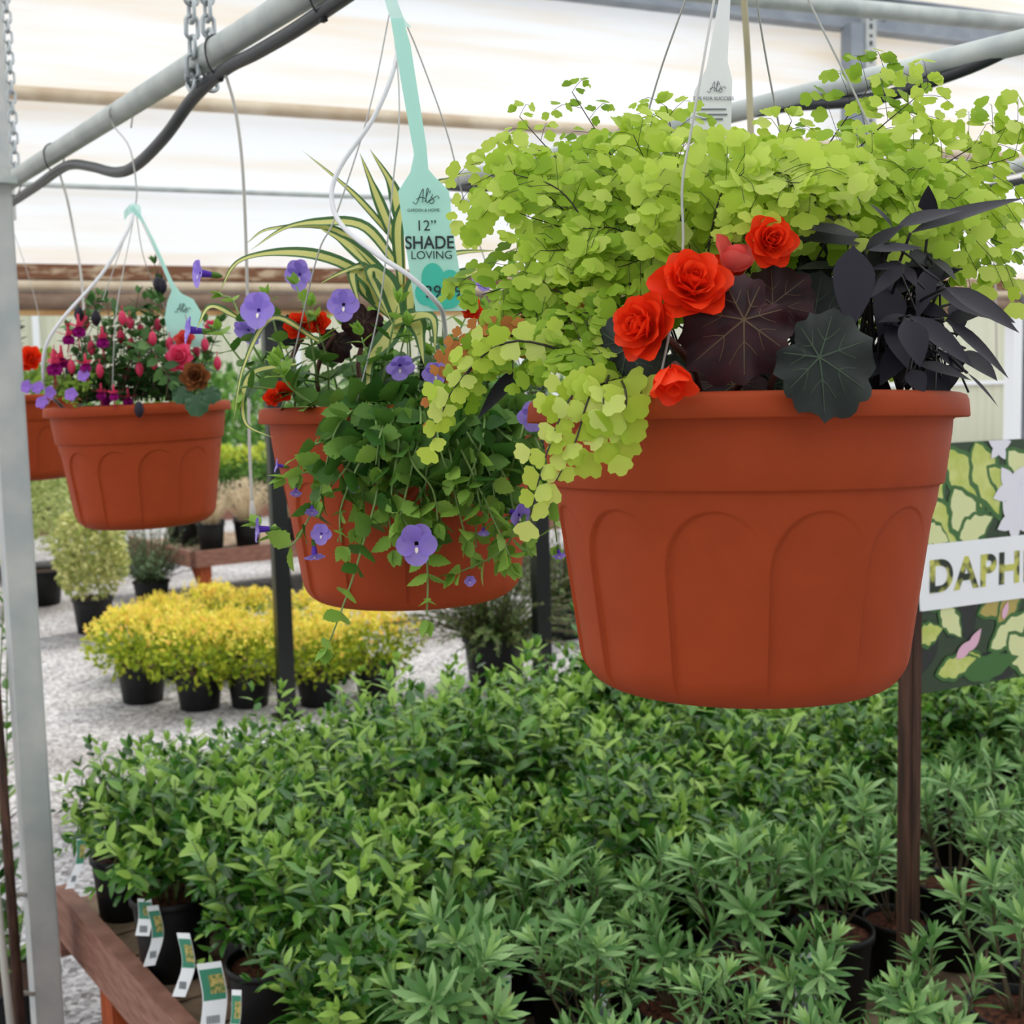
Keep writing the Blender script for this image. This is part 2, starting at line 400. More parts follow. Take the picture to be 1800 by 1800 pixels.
def gravelmat():
    m = mat('gravel', (170, 166, 166), 0.9); nt = m.node_tree; b = nt.nodes['Principled BSDF']
    tc = nt.nodes.new('ShaderNodeTexCoord'); vo = nt.nodes.new('ShaderNodeTexVoronoi'); vo.inputs['Scale'].default_value = 62
    nz = nt.nodes.new('ShaderNodeTexNoise'); nz.inputs['Scale'].default_value = 0.9; nz.inputs['Detail'].default_value = 6
    cr = nt.nodes.new('ShaderNodeValToRGB'); cr.color_ramp.elements[0].color = lin((104, 100, 100)); cr.color_ramp.elements[1].color = lin((204, 202, 204))
    c2 = nt.nodes.new('ShaderNodeValToRGB'); c2.color_ramp.elements[0].position = 0.35; c2.color_ramp.elements[0].color = lin((170, 160, 150)); c2.color_ramp.elements[1].position = 0.6; c2.color_ramp.elements[1].color = (1, 1, 1, 1)
    mx = nt.nodes.new('ShaderNodeMix'); mx.data_type = 'RGBA'; mx.blend_type = 'MULTIPLY'; mx.inputs[0].default_value = 0.7
    sp = nt.nodes.new('ShaderNodeSeparateColor')
    for n in (vo, nz): nt.links.new(tc.outputs['Object'], n.inputs['Vector'])
    nt.links.new(vo.outputs['Color'], sp.inputs[0]); nt.links.new(sp.outputs[0], cr.inputs[0]); nt.links.new(nz.outputs[0], c2.inputs[0])
    nt.links.new(cr.outputs[0], mx.inputs[6]); nt.links.new(c2.outputs[0], mx.inputs[7]); nt.links.new(mx.outputs[2], b.inputs['Base Color'])
    bp = nt.nodes.new('ShaderNodeBump'); bp.inputs['Strength'].default_value = 0.6; bp.inputs['Distance'].default_value = 0.012
    nt.links.new(vo.outputs['Distance'], bp.inputs['Height']); nt.links.new(bp.outputs[0], b.inputs['Normal'])
    return m
m = MB(); m.box((0, 20, -0.05), X3 * 45, np.array([0, 45, 0]), Z3 * 0.05)
tag(m.build('floor', gravelmat(), smooth=False), 'grey gravel yard and greenhouse floor', 'ground', kind='structure')
m = MB(); m.add([Wp(-8, 2.36), Wp(16, 2.36), Wp(16, 5.3), Wp(-8, 5.3)], [[0, 1, 2, 3]])
tag(m.build('wall_back', M['wallsheet'], smooth=False), 'white translucent plastic greenhouse side wall', 'wall', kind='structure')
m = MB(); m.add([Wp(-10, 0, -9), Wp(16, 0, -9), Wp(16, 6.4, -9), Wp(-10, 6.4, -9)], [[0, 1, 2, 3]])
tag(m.build('wall_front', M['roofsheet'], smooth=False), 'translucent plastic side wall opposite', 'wall', kind='structure')
m = MB(); m.add([Wp(-10, 5.3, 0.1), Wp(16, 5.3, 0.1), Wp(16, 6.4, -9), Wp(-10, 6.4, -9)], [[0, 1, 2, 3]])
tag(m.build('ceiling', M['roofsheet'], smooth=False), 'translucent plastic greenhouse roof', 'roof', kind='structure')

m = MB(); wbar(m, -6, 14, 3.87, 4.08, -0.09, -0.02); wbar(m, -6, 14, 3.87, 3.885, -0.13, -0.09); wbar(m, -6, 14, 4.065, 4.08, -0.13, -0.09)
g = m.build('steel_girt', M['zincdark'], origin=Wp(0, 3.9), smooth=False); tag(g, 'flat grey steel girt running along the top of the plastic wall', 'beam')
for i, s in enumerate(np.arange(1.2, 8, 0.62)):
    b = MB(); c = Wp(s, 3.98 + (0.03 if i % 2 else -0.02), -0.09); b.tube([c, c - WN * 0.02], 0.014, 8)
    b.build('bolt', M['galv'], g, Wp(0, 3.9))
m = MB(); m.tube([Wp(-6, 3.15, -0.08), Wp(14, 3.19, -0.08)], 0.034, 12)
tag(m.build('wall_pipe', M['palepipe'], origin=Wp(0, 3.15)), 'thick pale horizontal pipe crossing the plastic wall', 'pipe')
m = MB(); m.tube([Wp(-6, 2.73, -0.05), Wp(14, 2.80, -0.05)], 0.013, 8)
tag(m.build('wall_rod', M['galv'], origin=Wp(0, 2.73)), 'thin grey horizontal rod low on the plastic wall', 'rod')
m = MB(); wbar(m, -6, 14, 2.315, 2.385, -0.05, 0.02)
tag(m.build('wall_board', M['band'], origin=Wp(0, 2.35), smooth=False), 'weathered brown board with peeling paint along the bottom of the wall', 'board')
m = MB(); m.tube([Wp(-6, 2.285, -0.03), Wp(14, 2.285, -0.03)], 0.028, 12)
tag(m.build('curtain_pipe', M['palepipe'], origin=Wp(0, 2.28)), 'cream pipe under the peeling board of the wall', 'pipe')
m = MB(); m.tube([Wp(-6, 2.213, -0.02), Wp(14, 2.213, -0.02)], 0.046, 12)
tag(m.build('curtain_roller', M['roller'], origin=Wp(0, 2.21)), 'dark brown rolled-up curtain below the cream pipe', 'curtain roll')
m = MB(); wbar(m, -6, 14, 2.145, 2.17, -0.03, 0.01)
tag(m.build('wall_lath', M['lath'], origin=Wp(0, 2.15), smooth=False), 'narrow ochre lath at the bottom edge of the rolled curtain', 'lath')

# steel wall post with a punched strip
t = thing('wall_post', Wp(4.66, 0, -0.12), 'grey punched steel post behind the lime fern on the right', 'post')
m = MB(); wbar(m, 4.58, 4.68, 0, 3.88, -0.2, -0.1); m.build('post_channel', M['zincdark'], t, Wp(4.66, 0, -0.12), False)
m = MB(); wbar(m, 4.682, 4.76, 0, 4.0, -0.21, -0.17); m.build('punched_strip', M['galvpost'], t, Wp(4.66, 0, -0.12), False)
m = MB()
for k in range(70):
    z = 0.5 + k * 0.05; wbar(m, 4.708, 4.73, z, z + 0.018 + 0.012 * (k % 2), -0.2115, -0.209)
m.build('slots', M['ink'], t, Wp(4.66, 0, -0.12), False)
m = MB(); wbar(m, 6.02, 6.10, 0, 2.2, -0.1, -0.02)
tag(m.build('white_post', M['paper'], origin=Wp(6.05, 0), smooth=False), 'narrow white post between the leafy sign and the grey post', 'post')
m = MB(); wbar(m, 6.13, 6.30, 0, 2.3, -0.1, 0.02)
tag(m.build('grey_post', M['zincdark'], origin=Wp(6.2, 0), smooth=False), 'wide grey post at the right edge above the leafy sign', 'post')
for px, lab in ((505, 'black square post beside the left of the violet-flowered basket'), (955, 'black square post in the gap between the violet and the fern baskets')):
    c = G(px, 1262 if px < 600 else 1225, 0); c2 = c
    m = MB(); m.box((c[0], c[1], 1.07), WD * 0.042, WN * 0.042, Z3 * 1.07)
    m.box((c[0], c[1], 0.01), WD * 0.07, WN * 0.07, Z3 * 0.01)
    tag(m.build('black_post', M['blackpost'], origin=(c[0], c[1], 0), smooth=False), lab, 'post', 'black wall posts')

# ------------------------------------------------------------------ overhead pipes, hoses, chains
PA = P(0, 330, 3.25); PB = G(383, 87, PA[2]); PD = nrm(PB - PA); PZ = PA[2]
def tubeobj(name, pts, r, mt, label, cat, group=None, n=8, seg=40):
    m = MB(); m.tube(bez(pts, seg), r, n); return tag(m.build(name, mt, origin=pts[0]), label, cat, group)
m = MB(); m.tube([PA - PD * 0.1, PA + PD * 3.6], 0.0205, 20)
tag(m.build('overhead_pipe', M['galv'], origin=PA), 'galvanised overhead pipe carrying the row of hanging baskets', 'pipe')
QA = P(850, 305, 2.9); QB = G(1750, 85, QA[2]); QD = nrm(QB - QA)
m = MB(); m.tube([QA - QD * 0.10, QA + QD * 2.6], 0.0185, 20)
tag(m.build('overhead_pipe', M['galv'], origin=QA), 'galvanised overhead pipe passing behind the lime fern', 'pipe')
RA = P(1640, 328, 4.3); RB = G(1800, 290, RA[2]); RD = nrm(RB - RA)
m = MB(); m.tube([RA - RD * 1.2, RA + RD * 2.5], 0.022, 16)
tag(m.build('overhead_pipe', M['galv'], origin=RA), 'galvanised pipe low at the right edge beyond the black-leaved vine', 'pipe')
m = MB(); m.tube([P(1130, -22, 4.5), P(1830, 46, 4.9)], 0.032, 16)
tag(m.build('overhead_pipe', M['galv'], origin=P(1130, -22, 4.5)), 'thick galvanised pipe across the top right corner', 'pipe')
def pz(px, py, up=0.0):
    """point on the vertical plane through the first overhead pipe"""
    nn = np.cross(PD, Z3); r = ray(px, py); return CC + r * (((PA - CC) @ nn) / (r @ nn))
def qz(px, py):
    nn = np.cross(QD, Z3); r = ray(px, py); return CC + r * (((QA - CC) @ nn) / (r @ nn))
def rz(px, py):
    nn = np.cross(RD, Z3); r = ray(px, py); return CC + r * (((RA - CC) @ nn) / (r @ nn))
tubeobj('irrigation_hose', [pz(-20, 372), pz(10, 362), pz(60, 330), pz(105, 298), pz(130, 289), pz(165, 294), pz(205, 303), pz(240, 290), pz(290, 240), pz(340, 172), pz(395, 122), pz(450, 93), pz(520, 52), pz(590, 5), pz(700, -70), pz(900, -200)], 0.0105, M['hose'],
        'black irrigation hose sagging below the basket pipe', 'hose', None, 10, 120)
tubeobj('irrigation_hose', [qz(790, 328), qz(850, 330), qz(900, 312), qz(945, 290), qz(1100, 240), qz(1250, 205), qz(1330, 196), qz(1390, 186), qz(1500, 178), qz(1560, 168), qz(1640, 142), qz(1720, 112), qz(1800, 72), qz(1900, 10)], 0.0105, M['hose'],
        'black irrigation hose sagging behind the lime fern', 'hose', None, 10, 120)
tubeobj('irrigation_hose', [rz(1690, 345), rz(1740, 330), rz(1800, 318), rz(1900, 295)], 0.013, M['hose'],
        'black irrigation hose under the pipe at the right edge', 'hose', None, 10, 40)
def ring(c, d, r, th, extra=None, n=24):
    Fm = frame(d, (0, 0, 1)); pts = [c + r * (math.cos(a) * Fm[1] + math.sin(a) * Fm[2] * (1.0 if math.sin(a) > 0 or not extra else extra)) for a in np.linspace(0, 2 * PI, n, endpoint=False)]
    m = MB(); m.tube(pts, th, 5, closed=True); return m
for px, ex, lab in ((385, 1.9, 'black cable tie holding the hose to the pipe beside the double chain'), (95, 1.8, 'black cable tie on the pipe above the far left drip tube'), (20, 1.8, 'black cable tie on the pipe end at the left edge'), (565, 1.9, 'black cable tie where pipe and hose leave the top of the picture')):
    s = min(np.arange(0, 3, 0.005), key=lambda q: abs(proj(PA + PD * q)[0] - px))
    c = PA + PD * s; m = ring(c, PD, 0.0225, 0.0016, ex); m.box(c - Z3 * 0.043, PD * 0.006, np.cross(PD, Z3) * 0.004, Z3 * 0.007)
    tag(m.build('cable_tie', M['tie'], origin=c), lab, 'cable tie', 'cable ties on the basket pipe')
for px, lab in ((925, 'black cable tie holding the hose at the far end of the second pipe'), ):
    s = min(np.arange(-0.5, 2, 0.005), key=lambda q: abs(proj(QA + QD * q)[0] - px)); c = QA + QD * s
    m = ring(c - Z3 * 0.004, QD, 0.021, 0.0016, 1.9); tag(m.build('cable_tie', M['tie'], origin=c), lab, 'cable tie')
def chain(pts, size, label, group='chains on the basket pipe'):
    p = bez(pts, 200); ln = np.concatenate([[0], np.cumsum(np.linalg.norm(np.diff(p, axis=0), axis=1))]); m = MB(); s = 0; k = 0; step = size * 0.74
    while s < ln[-1]:
        i = min(198, int(np.searchsorted(ln, s))); c = p[i]; d = nrm(p[min(i + 1, 199)] - p[max(i - 1, 0)])
        Fm = frame(d, (0.6, -0.8, 0.1)); sd_ = Fm[1] if k % 2 else Fm[2]
        q = []
        for a in np.linspace(0, 2 * PI, 14, endpoint=False):
            ca, sa = math.cos(a), math.sin(a); q.append(c + d * (size * 0.26 * np.sign(ca) * (abs(ca) > 0.05) + size * 0.2 * ca) + sd_ * size * 0.27 * sa)
        m.tube(q, size * 0.095, 6, closed=True); s += step; k += 1
    return tag(m.build('chain', M['chain'], origin=pts[0]), label, 'chain', group)
s1 = min(np.arange(0, 3, 0.005), key=lambda q: abs(proj(PA + PD * q)[0] - 345)); c = PA + PD * s1; off = np.cross(PD, Z3)
zt = c[2] + 0.55
chain([np.append((c - off * 0.024 - PD * 0.01)[:2], zt), c - off * 0.025 + Z3 * 0.02, c - off * 0.022 - Z3 * 0.02, c - Z3 * 0.029, c + off * 0.02 - Z3 * 0.026 + PD * 0.02, c + off * 0.024 + Z3 * 0.01 + PD * 0.05, np.append((c + off * 0.022 + PD * 0.075)[:2], zt)], 0.038, 'zinc chain looped double under the basket pipe near the top left')
chain([P(5, -60, 3.12), P(14, 60, 3.12), P(28, 315, 3.12)], 0.034, 'zinc chain hanging beside the steel post at the left edge')

# ------------------------------------------------------------------ steel post at the left, stakes, creeper
pt = G(82, 1790, 0.0); pb = P(82, 1790, 3.05); bx, by = pb[0], pb[1]
tp = P(5, 200, 3.05)
t = thing('steel_post', (bx, by, 0), 'galvanised square steel post at the left edge with the pipe end on it', 'post')
pd_ = nrm(np.cross(PD, Z3))
def pbox(mb, a, z0, z1, hx, hy, dx=0, dy=0, mi=0):
    c0 = np.array([bx, by, 0]) + PD * dy + pd_ * dx; mb.box(c0 + Z3 * (z0 + z1) / 2, pd_ * hx, PD * hy, Z3 * (z1 - z0) / 2, mi)
m = MB(); pbox(m, 0, 0, 2.27, 0.03, 0.03); pbox(m, 0, 0, 2.27, 0.0025, 0.034, -0.032, -0.006); m.build('shaft', M['galvpost'], t, (bx, by, 0), False)
a = P(-8, 150, 3.32); m = MB(); m.box((a[0], a[1], 2.78), X3 * .026, np.array([0, .02, 0]), Z3 * .55); m.build('upper_channel', M['galvpost'], t, (bx, by, 0), False)
m = MB(); pbox(m, 0, 2.235, 2.25, 0.04, 0.06, 0, 0.0); m.build('top_bracket', M['galv'], t, (bx, by, 0), False)
for nm, a, b, r, mt, lab in (('plant_stake', P(-4, 1250, 2.95), P(38, 1830, 2.95), 0.013, M['stake'], 'rusty brown stake tied beside the steel post'),
                             ('plant_stake', P(-14, 1500, 2.9), P(22, 1830, 2.9), 0.010, M['dripgrey'], 'thin grey stake at the far left bottom corner')):
    d = nrm(b - a); m = MB(); m.tube([a - d * 0.15, b + d * ((b[2] - 0.0) / -d[2])], [r * 0.8, r], 10); tag(m.build(nm, mt, origin=b), lab, 'stake')
for py, lab in ((1578, 'upper pale tie between rusty stake and steel post'), (1752, 'lower pale tie between rusty stake and steel post')):
    a = P(18 + (py - 1578) * 0.07, py, 2.95); b = P(46 + (py - 1578) * 0.07, py - 4, 3.0); m = MB(); m.tube(bez([a, (a + b) / 2 + Z3 * 0.006, b], 8), 0.006, 6)
    tag(m.build('stake_tie', M['dripgrey'], origin=a), lab, 'tie', 'pale ties on the rusty stake')
rnd = random.Random(5)
def potted(name, base, label, cat, group, pr, ph, build, potmat='black', soilmat='soil', rot=0):
    """black nursery pot, soil and a plant; returns the thing"""
    t = thing(name, base, label, cat, group)
    m = MB(); m.lathe([(0, 0.004), (pr * 0.76, 0.0), (pr * 0.8, 0.004), (pr * 0.96, ph * 0.9), (pr * 0.96, ph * 0.905), (pr * 1.03, ph * 0.91), (pr * 1.03, ph), (pr * 0.99, ph * 1.002), (pr * 0.94, ph * 0.99), (pr * 0.93, ph * 0.9)], 24)
    m.build('pot', M[potmat], t)
    m = MB(); m.lathe([(pr * 0.945, ph * 0.91), (pr * 0.6, ph * 0.93), (0, ph * 0.94)], 20); m.build('soil', M[soilmat], t)
    build(t, ph); return t
def creeper(t, ph):
    rn = random.Random(11); m = MB(); st = MB()
    for k in range(7):
        x = rn.uniform(-0.08, 0.08); top = rn.uniform(0.5, 1.5); pts = [(x * 0.3, 0, ph * 0.9), (x, rn.uniform(-0.05, 0.05), top * 0.5), (x + rn.uniform(-0.09, 0.09), rn.uniform(-0.06, 0.06), top)]
        st.tube(bez(pts, 12), 0.002, 5); sprig(m, pts, T_LANCE, 0.065, 0.028, rn, 0, start=0.1)
    m.build('foliage', L['gloss'], t); st.build('stems', L['greentwig'], t)
a = P(22, 1700, 3.35)
potted('climbing_shrub', (a[0], a[1], 0), 'leafy climbing shrub in a black pot behind the steel post', 'shrub', None, 0.12, 0.22, creeper)

# ------------------------------------------------------------------ benches
def bench(corner, e1, e2, l1, l2, top, label, legs, plank=0.14):
    """slatted plant bench; rail round a plank deck, legs below"""
    c = np.array([corner[0], corner[1], 0.0]); t = thing('plant_bench', c, label, 'bench')
    m = MB(); k = 0; y = 0.0
    while y < l1 - 0.02:
        wdt = min(plank, l1 - y); m.box(c + e1 * (y + wdt / 2) + e2 * l2 / 2 + Z3 * (top - 0.055), e2 * (l2 / 2 - 0.02), e1 * (wdt / 2 - 0.006), Z3 * 0.014); y += plank
    m.build('deck', M['deck'], t, c, False)
    for a, b in ((c, c + e1 * l1), (c - Z3 * .045, c + e2 * l2 - Z3 * .045), (c + e2 * l2, c + e1 * l1 + e2 * l2), (c + e1 * l1, c + e1 * l1 + e2 * l2)):
        d = nrm(b - a); s = np.cross(d, Z3); m = MB(); m.box((a + b) / 2 + Z3 * (top - 0.065), d * (np.linalg.norm(b - a) / 2 + 0.019), s * 0.019, Z3 * 0.065); m.build('rail', M['rail'], t, c, False)
    for u, v in legs:
        p = c + e1 * u + e2 * v; m = MB(); m.box(p + Z3 * (top - 0.13) / 2, e1 * 0.045, e2 * 0.045, Z3 * (top - 0.13) / 2); m.build('leg', M['legwood'], t, c, False)
        m = MB(); q = p + e1 * 0.20 * (1 if u < l1 / 2 else -1); m.box((p + q) / 2 + Z3 * (top - 0.26), nrm(q - p) * 0.12 + Z3 * 0.12, e2 * 0.02, (nrm(q - p) - Z3) * 0.028); m.build('brace', M['legwood'], t, c, False)
    return t
BT = 0.5
bc = G(110, 1560, BT); b2 = G(330, 1800, BT); E1 = nrm(b2 - bc); E1[2] = 0; E2 = np.array([-E1[1], E1[0], 0]); E2 = E2 if E2[0] > 0 else -E2
bc = np.array([bc[0], bc[1], 0])
bench(bc, E1, E2, 2.2, 5.2, BT, 'wooden plant bench full of green shrubs in the foreground', [(0.36, 0.035), (1.7, 0.04), (0.2, 2.4), (1.9, 2.4), (0.2, 4.8), (1.9, 4.8)])
DZ = BT - 0.041

# ------------------------------------------------------------------ hanging baskets
def pot_mesh():
    """round basket with a rolled rim, a plain band and twelve overlapping arched panels"""
    prof = [(0.1445, -0.05), (0.1475, -0.002), (0.149, 0.0), (0.1600, 0.0), (0.1640, -0.0015), (0.1655, -0.005), (0.1665, -0.0165), (0.1655, -0.0175), (0.1560, -0.018), (0.1546, -0.0195),
            (0.1540, -0.029), (0.1519, -0.045), (0.1492, -0.0648), (0.1485, -0.0660), (0.1457, -0.0668), (0.1453, -0.0684)]
    zs = list(np.arange(-0.0704, -0.133, -0.0010)) + list(np.arange(-0.135, -0.192, -0.006))
    def body(z): return 0.1450 + (z + 0.0700) * 0.145
    for z in zs: prof.append((body(z), z))
    r0 = body(-0.192)
    for a in np.linspace(0.08, 1, 9): prof.append((r0 - 0.030 * (1 - math.cos(a * PI / 2)) - 0.002 * a, -0.192 - 0.030 * math.sin(a * PI / 2)))
    prof += [(0.085, -0.2235), (0.0, -0.2235)]
    us = [0.0, 0.008, 0.018] + list(np.linspace(0.035, 0.965, 42)) + [0.982, 0.994]
    ang = [(k + u) * 2 * PI / 12 - 0.13 for k in range(12) for u in us]; n = len(ang); V = []; F = []
    for r, z in prof:
        for i, a in enumerate(ang):
            rr = r
            if z < -0.0700 and r > 0.09:
                u = us[i % len(us)]; hw = 0.0375; zc = -0.0795 - 0.046
                sdist = min(u, 1 - u) * 2 * hw if z < zc else hw * (1 - math.hypot(2 * u - 1, (z - zc) / 0.046))
                k = min(1, max(0, sdist / 0.0014)); k = k * k * (3 - 2 * k)
                lowk = 1 if z > -0.196 else max(0, 1 - (-0.196 - z) / 0.026)
                rr = r - 0.0034 * k * lowk * (1 - u) ** 1.1
            V.append((rr * math.cos(a), rr * math.sin(a), z))
    for i in range(len(prof) - 1):
        for j in range(n): F.append([i * n + j, (i + 1) * n + j, (i + 1) * n + (j + 1) % n, i * n + (j + 1) % n])
    m = MB(); m.add(V, F); return m
POT = pot_mesh().build('pot', M['terracotta']); POTMESH = POT.data; bpy.data.objects.remove(POT)
def basket(c, label, rot, wires, apex, hook=None, tilt=(0, 0), sc=1.0):
    t = thing('hanging_basket', c, label, 'hanging basket', 'terracotta hanging baskets')
    o = bpy.data.objects.new('pot', POTMESH); COL.objects.link(o); o.parent = t; o.rotation_euler = (tilt[0], tilt[1], rot); o.scale = (sc, sc, sc)
    m = MB(); rn = random.Random(3)
    m.lathe([(0.149, -0.022), (0.11, -0.016), (0.06, -0.010), (0, -0.008)], 28); m.build('soil', M['soil'], t)
    for q in wires:
        m = MB(); m.tube(bez([np.asarray(x) for x in q], 24), 0.0009, 5); m.build('hanger_wire', M['wire'], t, c)
    if hook is not None:
        m = MB(); m.tube(bez(hook, 30), 0.0015, 6); m.build('hook', M['wire'], t, c)
    return t
def rimp(c, deg): a = math.radians(deg); return np.array(c) + np.array([0.158 * math.cos(a), 0.158 * math.sin(a), 0.0])
def under(c, up):                                                     # the point of the basket pipe above a basket
    p = np.array(c); s = (p - PA) @ PD; q = PA + PD * s; return q
C1 = P(1304, 699, 0.985); C2 = P(714, 711, 1.47); C3 = P(243, 710, 2.3); C4 = P(37, 694, 3.3)
def hookpts(q, a):
    n = np.cross(PD, Z3); r = 0.0225
    return [q - n * r * 0.8 - Z3 * 0.012, q - n * r + Z3 * 0.004, q + Z3 * r, q + n * r, q + n * r * 0.6 - Z3 * 0.035, (q + a) / 2 + n * 0.012, a]

# ---- plant builders
def rose(mb, pos, d, R, rnd, mi=0, rings=((6, 1.0, 1.3), (6, 0.92, 1.02), (6, 0.8, 0.74), (5, 0.64, 0.46), (4, 0.46, 0.22), (3, .3, .05))):
    d = nrm(d); Fm = frame(d, (0, 0, 1))
    for k, (n, r, tilt) in enumerate(rings):
        T = [T_petal(1.02, 0.16, 5, 0.045, rnd) for _ in range(2)]
        for j in range(n):
            a = 2 * PI * j / n + k * 0.7 + rnd.uniform(-0.15, 0.15); rad = math.cos(a) * Fm[1] + math.sin(a) * Fm[2]
            tt = tilt + rnd.uniform(-0.12, 0.12)
            mb.put(T[j % 2], pos + d * R * 0.10 * k + rad * R * 0.05, rad * math.sin(tt) + d * math.cos(tt), d * math.sin(tt) - rad * math.cos(tt), R * r * rnd.uniform(0.92, 1.06), mi)
def fern_frond(base, tip, rise, rnd, size=0.0135, nb=9, spread=0.30, facing=0.5, fan=0):
    """maidenhair frond: wiry dark stalk (1) and fan leaflets (0)"""
    m = MB(); base = np.array(base); tip = np.array(tip); d = tip - base; Ln = np.linalg.norm(d)
    mid = base + d * 0.5 + Z3 * rise
    p = bez([base, mid, tip], 40); m.tube(p[::2], [0.0011, 0.0007, 0.00035], 4, 1)
    nv = nrm(np.array([0, -facing, 1.0]) + rdir(rnd) * 0.25)
    T = TF
    for k in range(nb + 3):
        t = 0.34 + 0.64 * (k / (nb + 2)); i = min(38, int(t * 39)); tg = nrm(p[i + 1] - p[i]); side = nrm(np.cross(nv, tg)) * (1 if k % 2 else -1)
        L_ = Ln * spread * (math.sin(PI * min(1, max(0.08, (1 - t) / 0.66)) ** 0.75) * 0.85 + 0.12) * rnd.uniform(0.8, 1.15)
        L_ = min(L_, 0.085)
        bd = nrm(side * 0.85 + tg * 0.6 + rdir(rnd) * 0.12); q = [p[i], p[i] + bd * L_ * 0.55 + nv * L_ * 0.06, p[i] + bd * L_ - Z3 * L_ * 0.28]
        b = bez(q, 12); nl = max(1, int(L_ / (size * 0.62)))
        if nl > 1: m.tube(b[::3], 0.00025, 3, 1)
        for j in range(nl + 1):
            u = (j + 0.4) / (nl + 0.4); ii = min(10, int(u * 11)); tt = nrm(b[ii + 1] - b[ii]); sd = nrm(np.cross(nv, tt)) * (1 if j % 2 else -1)
            if j == nl: sd = tt
            sz = size * rnd.uniform(0.75, 1.2) * (1 - 0.35 * t * u)
            pos = b[ii] + nrm(sd * 0.8 + tt * 0.4) * sz * 0.18
            m.put(T[rnd.randrange(8)], pos, sd * 0.75 + tt * 0.65 + rdir(rnd) * 0.28 - Z3 * 0.12, nv + rdir(rnd) * 0.42, sz, 0)
    for j in range(3): m.put(T[j], p[-1], nrm(p[-1] - p[-3]) + rdir(rnd) * 0.3, nv + rdir(rnd) * 0.3, size * 0.7, 0)
    return m
def blackleaf(base, tip, wide, rnd, droop=0.0, facing=(0, -0.7, 0.7), lobes=False, stem=None):
    m = MB(); base = np.array(base); tip = np.array(tip); d = tip - base; L_ = np.linalg.norm(d)
    up = np.array(facing) + rdir(rnd) * 0.2
    T = T_leaf(wide / L_, 9, 0.2, droop, 0.36)
    m.put(T, base, d, up, L_, 0)
    if lobes:
        Fm = frame(d, up)
        for s in (1, -1):
            T2 = T_leaf(0.36, 6, 0.2, 0.15, 0.4); m.put(T2, base + d * 0.03, d * 0.55 + Fm[1] * s * L_ * 0.75, up, L_ * 0.55, 0)
    if stem is not None: m.tube(bez(stem, 14), 0.0011, 5, 1)
    return m
def torenia(pos, d, R, rnd, pale=True):
    """wishbone flower: trumpet (1), four lobes (0), pale lip mark (2), green calyx (3)"""
    m = MB(); d = nrm(d); Fm = frame(d, (0, 0, 1)); pos = np.array(pos)
    m.tube([pos - d * R * 1.35, pos - d * R * 0.8, pos - d * R * 0.3, pos + d * 0.02 * R], [R * 0.16, R * 0.22, R * 0.28, R * 0.30], 10, 1, cap=False)
    m.tube([pos - d * R * 1.75, pos - d * R * 1.4, pos - d * R * 0.8], [R * 0.08, R * 0.24, R * 0.24], 6, 3)
    for a, ln, wd, mi in ((PI * .35, 0.95, 1.15, 0), (PI * .65, .95, 1.15, 0), (-0.12, 0.98, 1.15, 0), (PI + .12, 0.98, 1.15, 0), (-PI / 2, 1.05, 1.2, 0)):
        rad = math.cos(a) * Fm[1] + math.sin(a) * Fm[2]; T = T_disc(wd, -0.12, 8, 0.02, rnd)
        m.put(T, pos + rad * R * 0.10, rad * 0.94 + d * rnd.uniform(0.2, 0.45), d - rad * 0.3, R * ln, mi)
    rad = -Fm[2]; m.put(T_petal(0.6, -0.1, 4, 0.02, rnd), pos + rad * R * 0.2 + d * R * 0.16, rad * 0.9 + d * 0.35, d, R * 0.3, 2)
    return m
TORM = [L['violet'], L['violetdark'], L['cream'], L['tor']]
def strap(pts, wd, rnd, roll=0.0):
    """long arching leaf: green margins (0), cream centre (1)"""
    p = bez(pts, 26); n = len(p); V = []; F = []; mi = []
    for i in range(n):
        t = i / (n - 1); tg = nrm(p[min(i + 1, n - 1)] - p[max(i - 1, 0)]); vw = np.array([0, -0.75, 0.55]); sd = np.cross(tg, vw)
        sd = nrm(sd) if np.linalg.norm(sd) > 0.15 else nrm(np.cross(tg, [0.5, -0.5, 0.5]))
        up = np.cross(sd, tg); sd = sd * math.cos(roll) + up * math.sin(roll); up = np.cross(sd, tg)
        w_ = wd * 0.5 * (0.55 + 0.45 * math.sin(PI * min(1, t * 1.6))) * (1 if t < 0.5 else max(0.03, 1 - ((t - 0.5) / 0.5) ** 1.6))
        for u in (-1, -0.5, 0, 0.5, 1): V.append(p[i] + sd * w_ * u + up * abs(u) * w_ * 0.35)
    for i in range(n - 1):
        for j in range(4): F.append([i * 5 + j, i * 5 + j + 1, i * 5 + 6 + j, i * 5 + 5 + j]); mi.append(1 if j in (1, 2) else 0)
    m = MB(); m.add(V, F, mi); return m

# =========================== basket 1: fern, begonia, black vine
ap1 = P(1300, -262, 0.985); q1 = under(C1, 1)
B1 = basket(C1, 'large terracotta hanging basket with lime fern, red begonia and black-leaved vine', 0.08,
            [[ap1, P(1238, 100, 0.86), P(1213, 240, 0.84), P(1199, 330, 0.835), P(1198, 470, 0.838), rimp(C1, 238)], [ap1, P(1205, 0, 1.03), P(1150, 160, 1.07), P(1080, 420, 1.11), rimp(C1, 150)],
             [ap1, P(1421, 0, 0.99), P(1530, 228, 0.985), P(1575, 400, 0.99), rimp(C1, 330)], [ap1, P(1330, 0, 1.05), P(1365, 200, 1.10), P(1410, 420, 1.12), rimp(C1, 60)]], ap1,
            [q1 - Z3 * 0.02 - X3 * 0.02, q1 + Z3 * 0.023, q1 + X3 * 0.02 - Z3 * 0.02, ap1], (-.038, .015), 1.017)
rnd = random.Random(21)
cr = P(1260, 665, 1.0)
m = MB()
